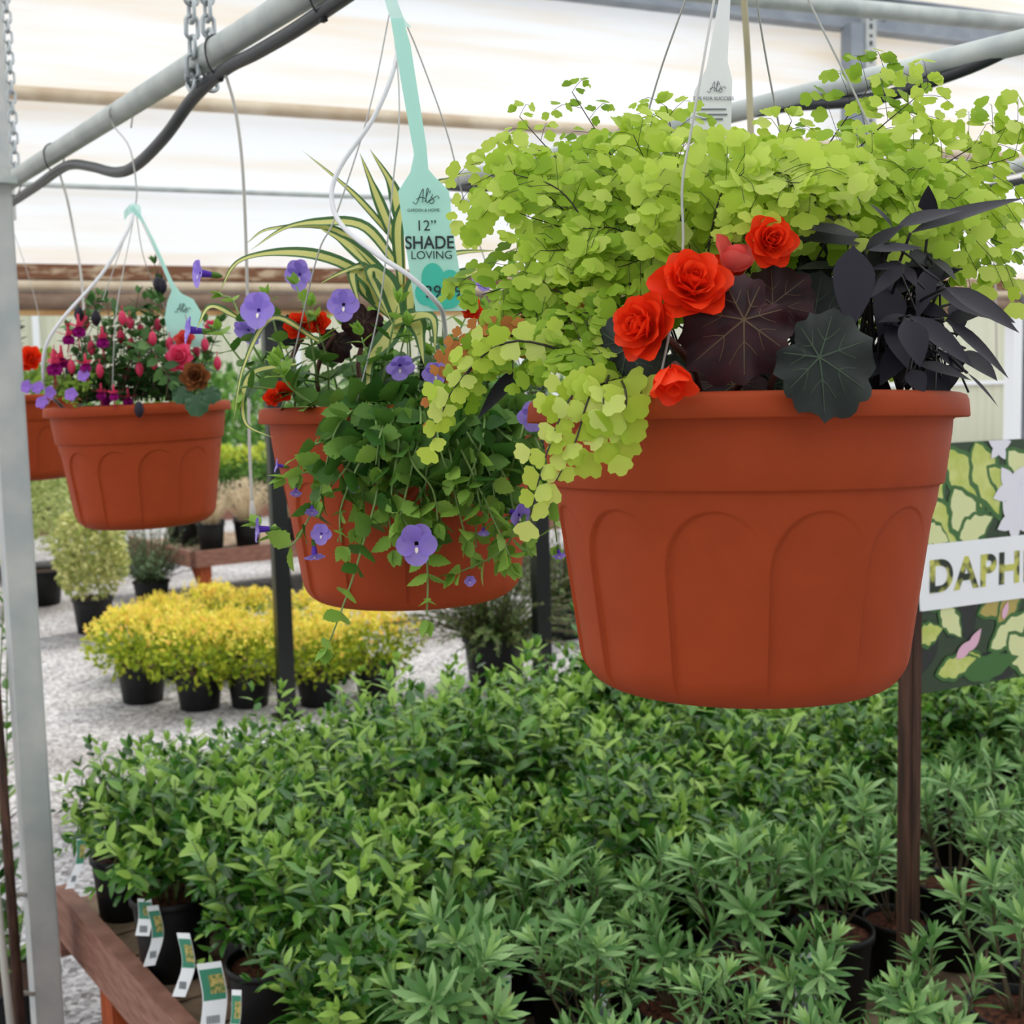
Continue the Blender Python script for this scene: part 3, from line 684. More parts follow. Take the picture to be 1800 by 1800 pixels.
for k in range(26):
    a = P(rnd.uniform(1130, 1420), 690, rnd.uniform(0.96, 1.08)); b = P(1270 + rnd.uniform(-260, 330), rnd.uniform(330, 520), rnd.uniform(0.93, 1.1)); m.tube(bez([a, (a + b) / 2 + X3 * rnd.uniform(-0.02, 0.02), b], 10), 0.0009, 4)
fern = m.build('fern_plant', L['fernstem'], B1, C1); fern['label'] = 'lime green maidenhair fern filling the back of the basket'
FR = [  # tip x, y, distance, rise, leaflet size
    (815, 282, 0.98, 0.05, .0135), (868, 182, 1.0, 0.06, .010), (1000, 138, 1.02, 0.05, .010), (850, 300, 0.95, 0.07, .0145), (870, 372, 0.95, 0.05, .0135), (905, 440, 0.93, 0.05, .0145), (800, 520, 0.93, 0.06, .0145),
    (850, 545, 0.95, 0.05, .0145), (960, 330, 1.0, 0.07, .0145), (1060, 250, 0.98, 0.08, .015), (1110, 215, 0.95, 0.07, .0145), (1170, 165, 1.0, 0.06, .0145), (1185, 250, 0.9, 0.06, .0145),
    (1020, 400, 0.93, 0.06, .0145), (960, 480, 0.92, 0.05, .0145), (1080, 470, 0.92, 0.06, .0145), (1150, 340, 0.9, 0.06, .0145), (1050, 330, 0.95, 0.06, .0145),
    (1640, 130, 1.0, 0.10, .0135), (1560, 95, 1.03, 0.09, .0135), (1395, 190, 1.0, 0.07, .0135), (1800, 190, 1.0, 0.09, .015), (1795, 270, 0.98, 0.07, .014), (1690, 350, 0.93, 0.09, .0145),
    (1800, 440, 0.97, 0.09, .0155), (1720, 480, 0.95, 0.08, .0145), (1440, 345, 0.88, 0.10, .0155), (1410, 320, 0.86, 0.09, .016), (1310, 300, 0.88, 0.07, .015), (1540, 260, 0.93, 0.08, .0145), (1650, 230, 0.97, 0.08, .0145),
    (1600, 330, 0.92, 0.07, .0145), (1500, 310, 0.9, 0.08, .0145), (1560, 480, 0.96, 0.06, .0145), (1640, 530, 0.99, 0.06, .0135), (1350, 250, 0.93, 0.06, .0145), (1330, 350, 0.89, 0.06, .0145),
    (1180, 440, 0.9, 0.05, .0145), (1260, 400, 0.92, 0.04, .015), (1750, 380, 1.02, 0.08, .0145), (1480, 420, 1.0, 0.05, .0145), (1000, 290, 1.05, 0.06, .0135), (1100, 300, 1.04, 0.06, .0135), (1400, 400, 0.97, 0.05, .0145), (1190, 260, 1.02, 0.05, .0145)]
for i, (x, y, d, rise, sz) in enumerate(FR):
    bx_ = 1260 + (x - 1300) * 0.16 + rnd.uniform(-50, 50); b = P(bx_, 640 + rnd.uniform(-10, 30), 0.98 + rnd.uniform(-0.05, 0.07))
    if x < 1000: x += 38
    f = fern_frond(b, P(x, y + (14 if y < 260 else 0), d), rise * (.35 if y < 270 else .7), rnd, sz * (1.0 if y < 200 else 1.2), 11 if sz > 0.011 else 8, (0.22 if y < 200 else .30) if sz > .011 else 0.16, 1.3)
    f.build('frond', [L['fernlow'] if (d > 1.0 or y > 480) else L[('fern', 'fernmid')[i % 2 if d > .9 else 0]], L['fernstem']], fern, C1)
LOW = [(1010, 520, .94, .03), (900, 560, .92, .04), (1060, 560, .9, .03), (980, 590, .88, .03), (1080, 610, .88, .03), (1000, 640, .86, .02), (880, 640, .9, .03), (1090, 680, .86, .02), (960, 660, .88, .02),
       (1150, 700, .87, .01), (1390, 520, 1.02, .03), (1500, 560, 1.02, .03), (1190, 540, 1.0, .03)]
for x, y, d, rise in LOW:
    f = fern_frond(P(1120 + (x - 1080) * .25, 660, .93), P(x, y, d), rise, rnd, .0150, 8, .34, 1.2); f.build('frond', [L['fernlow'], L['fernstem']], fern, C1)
for pts, sz, k in (([P(1080, 660, .87), P(1010, 690, .83), P(960, 800, .82), P(930, 915, .83)], .0150, 'fern'), ([P(1080, 668, .86), P(1040, 690, .825), P(1010, 780, .82), P(975, 850, .825)], .0150, 'fern'),
                   ([P(1070, 660, .86), P(1060, 700, .82), P(1070, 750, .818), P(1045, 795, .82)], .019, 'fern'), ([P(1090, 664, .86), P(1100, 690, .82), P(1100, 740, .818), P(1100, 765, .82)], .018, 'fern'),
                   ([P(1060, 640, .88), P(900, 600, .88), P(800, 680, .9), P(757, 785, .92)], .0150, 'fern'), ([P(1040, 640, .9), P(880, 610, .9), P(820, 660, .91), P(790, 720, .92)], .0140, 'fernlow'),
                   ([P(1040, 640, .9), P(900, 590, .91), P(810, 610, .93), P(760, 740, .94)], .0100, 'fernbrown'), ([P(1020, 640, .9), P(930, 600, .93), P(850, 600, .95), P(800, 640, .96)], .0100, 'fernbrown'),
                   ([P(1060, 640, .9), P(1000, 560, .92), P(960, 540, .93), P(930, 560, .94)], .0120, 'fernbrown')):
    m = MB(); p = bez(pts, 40); m.tube(p[::2], [0.001, 0.0005], 4, 1); ln = np.linalg.norm(np.diff(p, axis=0), axis=1).sum(); n = int(ln / (sz * 0.52)); k0 = int(n * 0.18)
    for j in range(k0, n):
        i = min(38, int(j / n * 39)); tg = nrm(p[i + 1] - p[i]); sd = nrm(np.cross([0, -1, 0.2], tg)) * (1 if j % 2 else -1)
        dd = sd * 0.8 + tg * 0.55 + rdir(rnd) * 0.2
        m.put(TF[rnd.randrange(8)], p[i], dd, np.array([0, -1, 0.25]) + rdir(rnd) * 0.4, sz * rnd.uniform(0.85, 1.15) * (1.1 - 0.35 * j / n), 0)
        if sz < .0145 or rnd.random() < .35: m.put(TF[rnd.randrange(8)], p[i] + sd * sz * .7, dd + rdir(rnd) * .3, np.array([0, -1, 0.25]) + rdir(rnd) * 0.4, sz * .8, 0)
    m.put(TF[0], p[-1], p[-1] - p[-3], (0, -1, .3), sz, 0)
    m.build('frond', [L[k], L['fernstem']], fern, C1)

# begonia
m = MB()
for a, b in ((P(1290, 690, .9), P(1310, 600, .85)), (P(1350, 690, .93), P(1370, 540, .9)), (P(1380, 695, .9), P(1420, 650, .86)), (P(1200, 695, .88), P(1210, 530, .86)), (P(1230, 690, .9), P(1160, 580, .85)), (P(1320, 690, .93), P(1345, 450, .91)), (P(1150, 690, .9), P(1105, 620, .88)), (P(1210, 690, .87), P(1185, 640, .84))):
    m.tube(bez([a, (a + b) / 2 + X3 * .006, b], 10), 0.0028, 7)
beg = m.build('begonia_plant', mat('begonia_stalk', (92, 50, 40), .5), B1, C1); beg['label'] = 'red-flowered begonia with round bronze and slate leaves'
def bleaf(px, py, d, R, tipdir, face, seed, mats, notch=.35, scal=14, parent=beg, o=C1):
    T = T_round(scal, notch, 6, .06, -.16, seed); m = MB(); m.put(T, P(px, py, d), tipdir, face, R); return m.build('leaf', mats, parent, o)
bz = [L['bronze'], L['bronzevein']]; sl = [L['slate'], L['slatevein']]
bleaf(1308, 562, .832, .0455, (-.75, .1, -.6), (-.05, -1, .32), 1, bz)
bleaf(1358, 535, .875, .032, (.8, .1, .6), (.1, -1, .35), 2, bz)
bleaf(1440, 628, .803, .0425, (.75, .05, -.5), (.05, -1, .2), 3, sl)
bleaf(1430, 560, .90, .036, (.2, .1, .9), (0, -1, .5), 5, sl)
bleaf(1103, 612, .865, .040, (-.2, .1, -.85), (-.35, -.7, .75), 4, sl)
bleaf(1240, 500, .93, .03, (-.2, .1, .9), (0, -1, .6), 6, bz)
bleaf(1250, 650, .93, .040, (-.6, .1, -.4), (0, -.8, .6), 7, sl)
bleaf(1400, 490, .95, .034, (.3, .3, .9), (.1, -.8, .6), 8, sl)
for q in ((1190, 672, .92, .040, 11, sl), (1290, 678, .90, .038, 12, bz), (1360, 676, .93, .042, 13, sl), (1250, 640, .96, .04, 14, bz), (1490, 676, .93, .036, 15, sl), (1160, 660, .97, .04, 16, sl)): bleaf(q[0], q[1], q[2], q[3], (.5 if q[4] % 2 else -.5, -.2, -.3), (0, -.75, .65), q[4], q[5])
def flower(px, py, d, R, dr, seed, mt='red', lab=None, rings=None):
    m = MB(); rn = random.Random(seed); rose(m, P(px, py, d), dr, R, rn, 0, **({'rings': rings} if rings else {})); o = m.build('flower', L[mt], beg, C1)
    if lab: o['label'] = lab
flower(1349, 428, .862, .0205, (0.1, -1, .15), 4)
flower(1212, 515, .84, .0290, (0.05, -.95, .5), 5)
flower(1146, 578, .845, .0270, (-.75, -.75, .15), 6)
flower(1270, 490, .90, .0185, (.2, -.5, .8), 8)
flower(1176, 648, .82, .0230, (.1, -.6, -.75), 9, 'red', None, ((4, 1.1, .75), (3, .8, .4)))
flower(1283, 474, .865, .0240, (.3, -.5, .8), 10, 'pinkred', 'pink-red outer petals seen from behind', ((3, 1.0, .8), (2, .7, .3)))
flower(1425, 445, 1.0, .0100, (.1, -1, .2), 12); flower(1447, 458, 1.0, .0090, (.1, -1, .2), 13)

# black vine
m = MB(); rnd = random.Random(33)
hub = [P(1540, 690, .93), P(1580, 690, .9), P(1500, 690, .96), P(1610, 692, .93)]
for k in range(20):
    a = hub[k % 4] + rdir(rnd) * .03 * np.array([1.5, 1, .2]); b = P(rnd.uniform(1500, 1720), rnd.uniform(470, 660), rnd.uniform(.84, .98)); m.tube(bez([a, a * .4 + b * .6 + Z3 * rnd.uniform(.01, .05) - X3 * .012, b], 10), 0.0009, 5)
vine = m.build('sweet_potato_vine', L['blackstem'], B1, C1); vine['label'] = 'black-leaved trailing vine on the right of the basket'
BL = [  # base, tip, width(px), distance, droop, lobed
    (1500, 432, 1497, 580, 74, .83, .05, 0), (1512, 415, 1397, 388, 40, .86, .1, 0), (1520, 425, 1400, 405, 46, .87, .15, 0), (1525, 440, 1625, 432, 34, .85, .05, 0), (1520, 440, 1590, 395, 34, .86, .0, 0),
    (1500, 410, 1418, 322, 34, .88, .05, 0), (1490, 400, 1330, 285, 30, .89, .05, 1), (1575, 400, 1690, 358, 46, .86, .12, 0), (1600, 410, 1800, 330, 46, .86, .1, 0), (1625, 395, 1725, 365, 40, .87, .1, 0), (1570, 400, 1530, 355, 24, .88, .05, 0),
    (1632, 400, 1632, 325, 36, .9, 0, 1), (1660, 505, 1800, 575, 50, .86, .1, 0), (1650, 515, 1790, 560, 60, .88, .08, 0), (1600, 555, 1720, 640, 46, .84, .1, 0), (1590, 560, 1625, 640, 60, .82, .15, 0), (1605, 560, 1545, 560, 34, .86, .1, 0),
    (1660, 560, 1785, 655, 34, .87, .12, 0), (1660, 565, 1730, 548, 36, .89, .05, 0), (1660, 500, 1560, 470, 46, .9, .1, 1), (1640, 470, 1580, 430, 46, .9, .1, 1), (1600, 480, 1530, 520, 60, .9, .1, 0), (1570, 500, 1550, 590, 64, .88, .1, 0),
    (1630, 500, 1690, 470, 40, .92, .05, 1), (1620, 520, 1590, 580, 50, .9, .1, 0), (1680, 530, 1685, 590, 40, .9, .1, 0), (1610, 640, 1710, 660, 40, .86, .1, 0), (1600, 650, 1625, 690, 36, .85, .1, 0), (1650, 620, 1700, 650, 30, .88, .1, 0),
    (1480, 470, 1400, 465, 40, .93, .1, 0), (1540, 480, 1480, 500, 46, .93, .1, 0), (1700, 655, 1760, 710, 10, .86, .1, 0), (1560, 620, 1530, 660, 40, .9, .1, 0), (1545, 420, 1560, 500, 50, .92, .1, 0), (1580, 440, 1650, 500, 50, .92, .1, 1),
    (1455, 425, 1400, 490, 44, .95, .1, 0), (1600, 590, 1660, 620, 40, .93, .1, 0), (1630, 600, 1580, 650, 40, .93, .1, 0)]
for i, (x0, y0, x1, y1, wpx, d, dr, lob) in enumerate(BL):
    a = P(x0, y0, d + .01); b = P(x1, y1, d); st = None
    if i % 2 == 0 or i > 10: st = [hub[i % 4], (hub[i % 4] + a) / 2 + Z3 * .02, a]
    f = blackleaf(a, b, wpx * d / FPX * 1.05, rnd, dr, (0.0, -.85, .5) if i == 0 else (rnd.uniform(-.3, .3), -.55, .8), lob, st); f.build('leaf', [L['blackleaf'], L['blackstem']], vine, C1)
for k in range(26):
    x0, y0, d = rnd.uniform(1540, 1690), rnd.uniform(430, 640), rnd.uniform(.86, .98); a = rnd.uniform(-.5, 2.6); L_ = rnd.uniform(55, 110)
    q = P(x0, y0, d); blackleaf(q, P(x0 + L_ * math.cos(a), y0 + L_ * math.sin(a) * .8, d - .02), rnd.uniform(30, 50) * d / FPX, rnd, .1, (rnd.uniform(-.3, .3), -.6, .75), k % 5 == 0, [hub[k % 4], (hub[k % 4] + q) / 2 + Z3 * .02, q]).build('leaf', [L['blackleaf'], L['blackstem']], vine, C1)
for px, py, tx, ty, d in ((1040, 520, 960, 520, .97), (1100, 510, 1030, 530, .96), (1130, 440, 1110, 520, .98), (1000, 520, 930, 560, .95), (915, 645, 838, 730, .93), (1080, 540, 1150, 520, .97), (1050, 500, 980, 490, .98)):
    blackleaf(P(px, py, d), P(tx, ty, d - .02), 30 * d / FPX, rnd, .1).build('leaf', [L['blackleaf'], L['blackstem']], vine, C1)

# =========================== basket 2: torenia, striped straps
ap2 = P(688, 6, 1.44); q2 = under(C2, 1)
B2 = basket(C2, 'terracotta hanging basket with violet wishbone flowers trailing over its side', 0.16,
            [[ap2, P(650, 190, 1.36), P(590, 380, 1.33), P(555, 460, 1.33), rimp(C2, 215)], [ap2, P(702, 180, 1.33), P(690, 330, 1.31), P(667, 540, 1.31), rimp(C2, 255)], [ap2, P(722, 60, 1.46), P(785, 230, 1.5), P(815, 350, 1.53), P(850, 450, 1.55), rimp(C2, 20)], [ap2, P(735, 200, 1.56), P(745, 400, 1.6), rimp(C2, 90)]], ap2,
            [q2 - Z3 * .02 - X3 * .02, q2 + Z3 * .023, q2 + X3 * .022 - Z3 * .01, ap2 + Z3 * .04, ap2], (-.01, 0), 1.028)
rnd = random.Random(44); fol = MB(); stm = MB()
def tstem(pts, size=.037, gap=.023, start=.05):
    p = sprig(fol, pts, T_SERR, size, gap, rnd, 0, True, start, 1.05, (0, -.3, 1), True, .45, 40, 1); stm.tube(p[::2], [.0016, .0009], 5)
TR = [[(640, 700, 1.36), (660, 730, 1.28), (665, 850, 1.27), (640, 950, 1.27), (612, 1040, 1.27), (575, 1140, 1.27)], [(745, 700, 1.36), (755, 760, 1.27), (745, 900, 1.26), (752, 1010, 1.26), (750, 1090, 1.26)],
      [(600, 720, 1.36), (620, 800, 1.28), (560, 880, 1.28), (510, 960, 1.28), (455, 925, 1.28)], [(620, 720, 1.36), (640, 790, 1.28), (570, 820, 1.28), (500, 840, 1.29)], [(800, 700, 1.36), (830, 800, 1.26), (850, 900, 1.26), (905, 910, 1.27)],
      [(820, 700, 1.36), (860, 780, 1.27), (900, 880, 1.27), (890, 960, 1.28), (800, 1010, 1.27)], [(700, 700, 1.34), (700, 790, 1.26), (690, 880, 1.26), (740, 950, 1.25)], [(760, 700, 1.34), (790, 790, 1.26), (800, 870, 1.26), (820, 950, 1.26)],
      [(860, 700, 1.38), (900, 780, 1.29), (930, 860, 1.29), (930, 950, 1.3)], [(880, 700, 1.38), (940, 770, 1.3), (965, 860, 1.31), (980, 960, 1.33)], [(600, 700, 1.36), (590, 760, 1.29), (540, 790, 1.29), (520, 830, 1.29)],
      [(680, 700, 1.34), (690, 740, 1.27), (640, 800, 1.26), (600, 890, 1.27), (600, 960, 1.27)], [(720, 700, 1.34), (720, 800, 1.25), (760, 860, 1.25), (770, 920, 1.25)], [(780, 700, 1.34), (820, 760, 1.26), (860, 830, 1.26), (870, 880, 1.26)],
      [(840, 700, 1.36), (880, 760, 1.28), (930, 800, 1.28), (950, 880, 1.29)], [(650, 700, 1.35), (600, 740, 1.28), (580, 790, 1.28), (560, 880, 1.28)], [(730, 690, 1.34), (740, 740, 1.26), (720, 840, 1.25), (700, 920, 1.25)], [(890, 690, 1.4), (920, 740, 1.31), (900, 830, 1.29), (920, 920, 1.29)],
      [(810, 690, 1.35), (800, 760, 1.26), (830, 830, 1.25), (880, 940, 1.26), (900, 990, 1.27)], [(700, 690, 1.34), (670, 760, 1.26), (660, 820, 1.26)], [(770, 690, 1.34), (770, 770, 1.25), (790, 840, 1.25)], [(850, 690, 1.35), (850, 760, 1.26), (820, 860, 1.25)]]
for q in TR: tstem([P(*x) for x in q])
for k in range(20):
    x0 = rnd.uniform(640, 930); x1 = x0 + rnd.uniform(-70, 60); y1 = rnd.uniform(840, 985); d = 1.265 + abs(x1 - 740) / 220 * .07
    tstem([P(x0, 705, 1.36), P((x0 * 2 + x1) / 3, 760, d + .02), P((x0 + x1 * 2) / 3, (760 + y1) / 2, d), P(x1, y1, d)])
for k in range(34):                                                  # upright shoots
    x0 = rnd.uniform(500, 940); d = rnd.uniform(1.34, 1.56); x1 = x0 + rnd.uniform(-60, 60) + (x0 - 720) * .15; y1 = rnd.uniform(520, 660)
    tstem([P(x0, 715, d), P((x0 + x1) / 2 + rnd.uniform(-15, 15), (715 + y1) / 2, d - .02), P(x1, y1, d - .03)], .036, .024)
for q in ([(500, 700, 1.4), (440, 600, 1.36), (410, 530, 1.36), (390, 520, 1.36)], [(520, 700, 1.4), (490, 600, 1.38), (470, 520, 1.38)], [(490, 690, 1.42), (430, 640, 1.38), (385, 580, 1.38)], [(520, 690, 1.36), (430, 680, 1.33), (420, 700, 1.33)], [(560, 680, 1.4), (540, 560, 1.36), (520, 500, 1.36)], [(900, 690, 1.45), (905, 560, 1.43), (900, 470, 1.45)]): tstem([P(*x) for x in q], .028)
tp_ = stm.build('torenia_plant', L['torstem'], B2, C2); tp_['label'] = 'trailing green wishbone plant with violet flowers'
fol.build('foliage', [L['tor'], L['tornew']], tp_, C2)
for px, py, d, R, dr in ((455, 545, 1.33, .0190, (-.2, -1, .1)), (437, 580, 1.35, .016, (-.3, -.6, -.7)), (352, 480, 1.36, .0145, (-.8, -.6, .1)), (604, 535, 1.32, .0165, (0, -1, .05)), (527, 482, 1.38, .0165, (-.3, -.9, -.1)), (703, 642, 1.27, .0145, (.2, -.6, -.5)), (766, 655, 1.27, .0135, (0, -.8, -.4)),
                         (732, 955, 1.22, .0195, (.05, -1, .05)), (938, 728, 1.27, .0165, (.1, -.8, -.4)), (456, 930, 1.27, .0125, (-.95, -.3, .05)), (553, 975, 1.27, .0105, (.1, -.4, -.9)), (565, 938, 1.27, .0105, (-.1, -.9, .1)), (912, 905, 1.26, .0135, (.6, -.6, -.2)), (335, 580, 1.37, .0145, (-.8, -.3, .1)),
                         (850, 490, 1.42, .0135, (.1, -.9, .2)), (853, 580, 1.4, .0105, (.2, -.9, .1)), (950, 555, 1.38, .0115, (.2, -.9, -.3)), (548, 898, 1.27, .007, (0, -.5, -.7)), (826, 1020, 1.26, .006, (.2, -.9, -.4)), (983, 975, 1.32, .007, (.1, -.5, -.8)), (620, 855, 1.27, .006, (0, -.9, 0)), (488, 818, 1.28, .007, (-.9, -.3, .2)), (520, 865, 1.28, .006, (0, -.6, -.8)), (850, 935, 1.26, .006, (0, -.6, -.8))):
    torenia(P(px, py, d), dr, R, rnd).build('flower', TORM, tp_, C2)
# striped strap-leaved plant
m = MB(); m.tube(bez([P(708, 560, 1.42), P(705, 460, 1.40), P(700, 380, 1.40)], 8), .005, 8)
st2 = m.build('strap_leaf_plant', mat('ochre_stalk', (196, 168, 70), .5), B2, C2); st2['label'] = 'green and cream striped strap-leaved plant in the middle'
SP = [([(705, 400), (690, 330), (650, 262)], 26), ([(700, 440), (660, 340), (632, 268)], 22), ([(700, 430), (620, 340), (532, 265)], 14), ([(700, 470), (640, 400), (560, 392), (500, 402), (440, 440)], 24), ([(690, 500), (610, 430), (560, 400)], 30), ([(700, 520), (590, 460), (500, 445), (420, 460), (385, 515)], 26),
      ([(700, 520), (600, 410), (480, 402), (430, 430)], 16), ([(690, 560), (640, 510), (640, 470), (600, 480), (560, 500)], 24), ([(670, 540), (655, 500), (620, 480), (632, 540)], 44), ([(700, 560), (680, 500), (650, 480), (690, 570)], 40), ([(720, 560), (730, 500), (790, 450), (880, 440)], 30), ([(740, 560), (790, 500), (850, 470), (920, 430)], 34), ([(730, 540), (760, 350), (790, 315), (850, 300)], 18),
      ([(705, 560), (680, 600), (650, 640), (648, 720)], 42), ([(720, 560), (735, 580), (745, 640)], 40), ([(690, 570), (720, 560), (760, 560), (765, 620)], 36), ([(705, 500), (700, 400), (720, 340), (728, 320)], 22), ([(560, 600), (480, 560), (430, 640), (410, 740)], 14), ([(520, 640), (440, 660), (430, 740), (480, 770)], 16), ([(420, 560), (370, 540), (345, 580)], 16)]
for i, (q, wpx) in enumerate(SP):
    d0 = 1.36 if i not in (0, 1, 2) else 1.40; n = len(q)
    strap([P(x, y, d0 - (.05 if n > 2 and i > 12 else .02) * (j / (n - 1))) for j, (x, y) in enumerate(q)], wpx * 1.36 / FPX, rnd).build('leaf', [L['strapedge'], L['strapmid']], st2, C2)
# begonia leaves and red petals low in the second basket
m = MB()
for a, b in ((P(560, 700, 1.42), P(590, 585, 1.4)), (P(640, 700, 1.42), P(650, 570, 1.42)), (P(520, 700, 1.42), P(530, 590, 1.4))): m.tube(bez([a, (a + b) / 2 - X3 * .01, b], 8), .003, 6)
b2b = m.build('begonia_plant', mat('begonia_stalk_dark', (92, 50, 40), .5), B2, C2)
for px, py, R, sd_, mm in ((640, 565, .030, 3, bz), (510, 575, .022, 5, sl), (590, 600, .024, 6, bz)): bleaf(px, py, 1.40, R, (-.3, .1, -.8), (.1, -1, .5), sd_, mm, .35, 12, b2b, C2)
for px, py, R, d in ((528, 575, .018, 1.37), (560, 570, .015, 1.39), (500, 690, .013, 1.34), (480, 700, .011, 1.33), (830, 545, .014, 1.37), (860, 570, .012, 1.38)):
    m = MB(); rose(m, P(px, py, d), (-.1, -1, .2), R, random.Random(px)); m.build('flower', L['red'], b2b, C2)

# =========================== basket 3: fuchsia
ap3 = P(238, 365, 2.27); q3 = under(C3, 1)
nn_ = np.cross(PD, Z3)
s3 = min(np.arange(0, 3, 0.005), key=lambda q: abs(proj(PA + PD * q)[0] - 212)); h3 = PA + PD * s3
B3 = basket(C3, 'terracotta hanging basket with pink and purple fuchsia flowers', 0.35,
            [[ap3, P(230, 410, 2.24), P(205, 545, 2.16), P(197, 690, 2.15)], [ap3, P(215, 430, 2.24), P(155, 590, 2.2), rimp(C3, 200)], [ap3, P(255, 460, 2.3), P(300, 560, 2.36), rimp(C3, 30)], [ap3, P(290, 480, 2.22), P(330, 570, 2.2), rimp(C3, 320)]], ap3,
            [h3 - nn_ * .018 - Z3 * .03, h3 - nn_ * .022 + Z3 * .004, h3 + Z3 * .022, h3 + nn_ * .022, h3 + nn_ * .015 - Z3 * .03, P(228, 260, 2.3), P(240, 330, 2.28), ap3], (0, -.02))
rnd = random.Random(55); fol = MB(); stm = MB()
for k in range(68):
    x0 = 243 + rnd.uniform(-95, 95); d = 2.3 + rnd.uniform(-.11, .1); x1 = 243 + (x0 - 243) * 1.2 + rnd.uniform(-45, 45); y1 = rnd.uniform(535, 690) - (20 if 150 < x1 < 300 else -20)
    p = sprig(fol, [P(x0, 705, d), P((x0 + x1) / 2, (700 + y1) / 2, d - .01), P(x1, y1, d - .02)], T_SMALL, .038, .020, rnd, 0, True, .1, 1.1, (0, 0, 1), True, .4); stm.tube(p[::3], [.0016, .0008], 4)
for pts in ([(200, 640, 2.3), (200, 560, 2.26), (250, 540, 2.24)], [(260, 650, 2.3), (275, 560, 2.3), (282, 490, 2.3), (272, 465, 2.3)], [(150, 640, 2.3), (140, 560, 2.25), (170, 530, 2.2)], [(240, 650, 2.2), (255, 600, 2.15), (300, 670, 2.12)]):
    p = sprig(fol, [P(*x) for x in pts], T_SMALL, .038, .020, rnd, 0, True, .1, 1.1, (0, 0, 1), True, .4); stm.tube(p[::3], [.0016, .0008], 4)
fu = stm.build('fuchsia_plant', L['twig'], B3, C3); fu['label'] = 'fuchsia with hanging pink buds and dark green leaves'
fol.build('foliage', L['fuleaf'], fu, C3)
def bud(p, L_, r, mt, name='bud', d=(0, 0, -1)):
    m = MB(); d = nrm(d); p = np.array(p); m.tube([p - d * L_ * .7, p - d * L_ * .2], .0012, 4, 0); m.tube([p - d * L_ * .25, p, p + d * L_ * .4, p + d * L_ * .75, p + d * L_], [r * .4, r * .8, r, r * .7, .0006], 8, 0); m.build(name, mt, fu, C3)
for px, py in ((247, 575), (262, 590), (298, 598), (230, 600), (212, 585), (125, 638), (175, 645), (245, 642), (222, 650), (95, 620), (160, 605), (360, 600), (382, 632), (277, 565), (268, 588), (228, 560), (215, 552), (345, 610), (150, 560), (270, 630)):
    bud(P(px, py, 2.3 - rnd.uniform(.04, .16)), .020, .0072, L['bud'])
for px, py in ((138, 545), (277, 492), (285, 495), (244, 712), (122, 645), (168, 552)): bud(P(px, py, 2.2 if py < 700 else 2.125), .022, .0085, L['blackleaf'], 'berry')
def fuchsia(p, R, rn):
    m = MB(); p = np.array(p); m.tube([p + Z3 * R * 1.2, p], [R * .1, R * .22], 6, 0)
    for k in range(4):
        a = k * PI / 2 + rn.uniform(0, 1); rad = np.array([math.cos(a), math.sin(a), 0]); m.put(T_leaf(.42, 4, .1, -.2, .4), p, rad + Z3 * .15, Z3, R * 1.5, 0)
    for k in range(6):
        a = k * PI / 3; rad = np.array([math.cos(a), math.sin(a), 0]); m.put(T_petal(1.1, .1, 4, .05, rn), p, rad * .35 - Z3, rad, R, 1)
    for k in range(4): m.tube([p - Z3 * R * .6, p - Z3 * R * 1.9 + rdir(rn) * R * .3], .0006, 3, 0)
    m.build('flower', [L['bud'], L['magenta']], fu, C3)
for px, py, R in ((138, 575, .019), (120, 590, .017), (95, 640, .022), (108, 630, .019), (150, 640, .015), (180, 595, .018), (185, 700, .014), (178, 690, .014), (200, 692, .013), (225, 700, .015)): fuchsia(P(px, py, 2.3 - rnd.uniform(.1, .2)), R, rnd)
m = MB(); m.tube(bez([P(340, 700, 2.24), P(330, 660, 2.2), P(318, 640, 2.18)], 8), .003, 6)
b3b = m.build('begonia_plant', L['torstem'], B3, C3); b3b['label'] = 'pink begonia on the right of the fuchsia basket'
m = MB(); rose(m, P(317, 630, 2.15), (.1, -1, .2), .027, random.Random(2)); m.build('flower', L['pink'], b3b, C3)
m = MB(); rose(m, P(325, 600, 2.2), (.1, -.8, .6), .020, random.Random(5)); m.build('flower', L['pinkred'], b3b, C3)
m = MB(); rose(m, P(346, 663, 2.13), (.1, -1, .1), .028, random.Random(3)); m.build('withered_flower', L['dead'], b3b, C3)
m = MB(); rose(m, P(372, 575, 2.26), (.1, -1, .1), .014, random.Random(4)); m.build('flower', L['pink'], b3b, C3)
grb = [mat('begonia_green', (44, 84, 48), .4), L['slatevein']]
for px, py, R, sd_ in ((345, 705, .026, 3), (318, 690, .02, 4), (370, 690, .02, 5)): bleaf(px, py, 2.12, R, (.2, -.1, -.9), (0, -1, .5), sd_, grb, .35, 10, b3b, C3)
m = MB(); fl = MB()
for k in range(14):
    a = P(100 + rnd.uniform(-10, 60), 700, 2.2); b = P(rnd.uniform(70, 165), rnd.uniform(640, 715), 2.15); p = sprig(fl, [a, (a + b) / 2 + Z3 * .02, b], T_SMALL, .016, .011, rnd, 0, True, .1, 1.0); m.tube(p[::4], .0008, 4)
cb = m.build('calibrachoa_plant', L['torstem'], B3, C3); cb['label'] = 'small-flowered lilac trailer at the left rim'
fl.build('foliage', L['lime'], cb, C3)
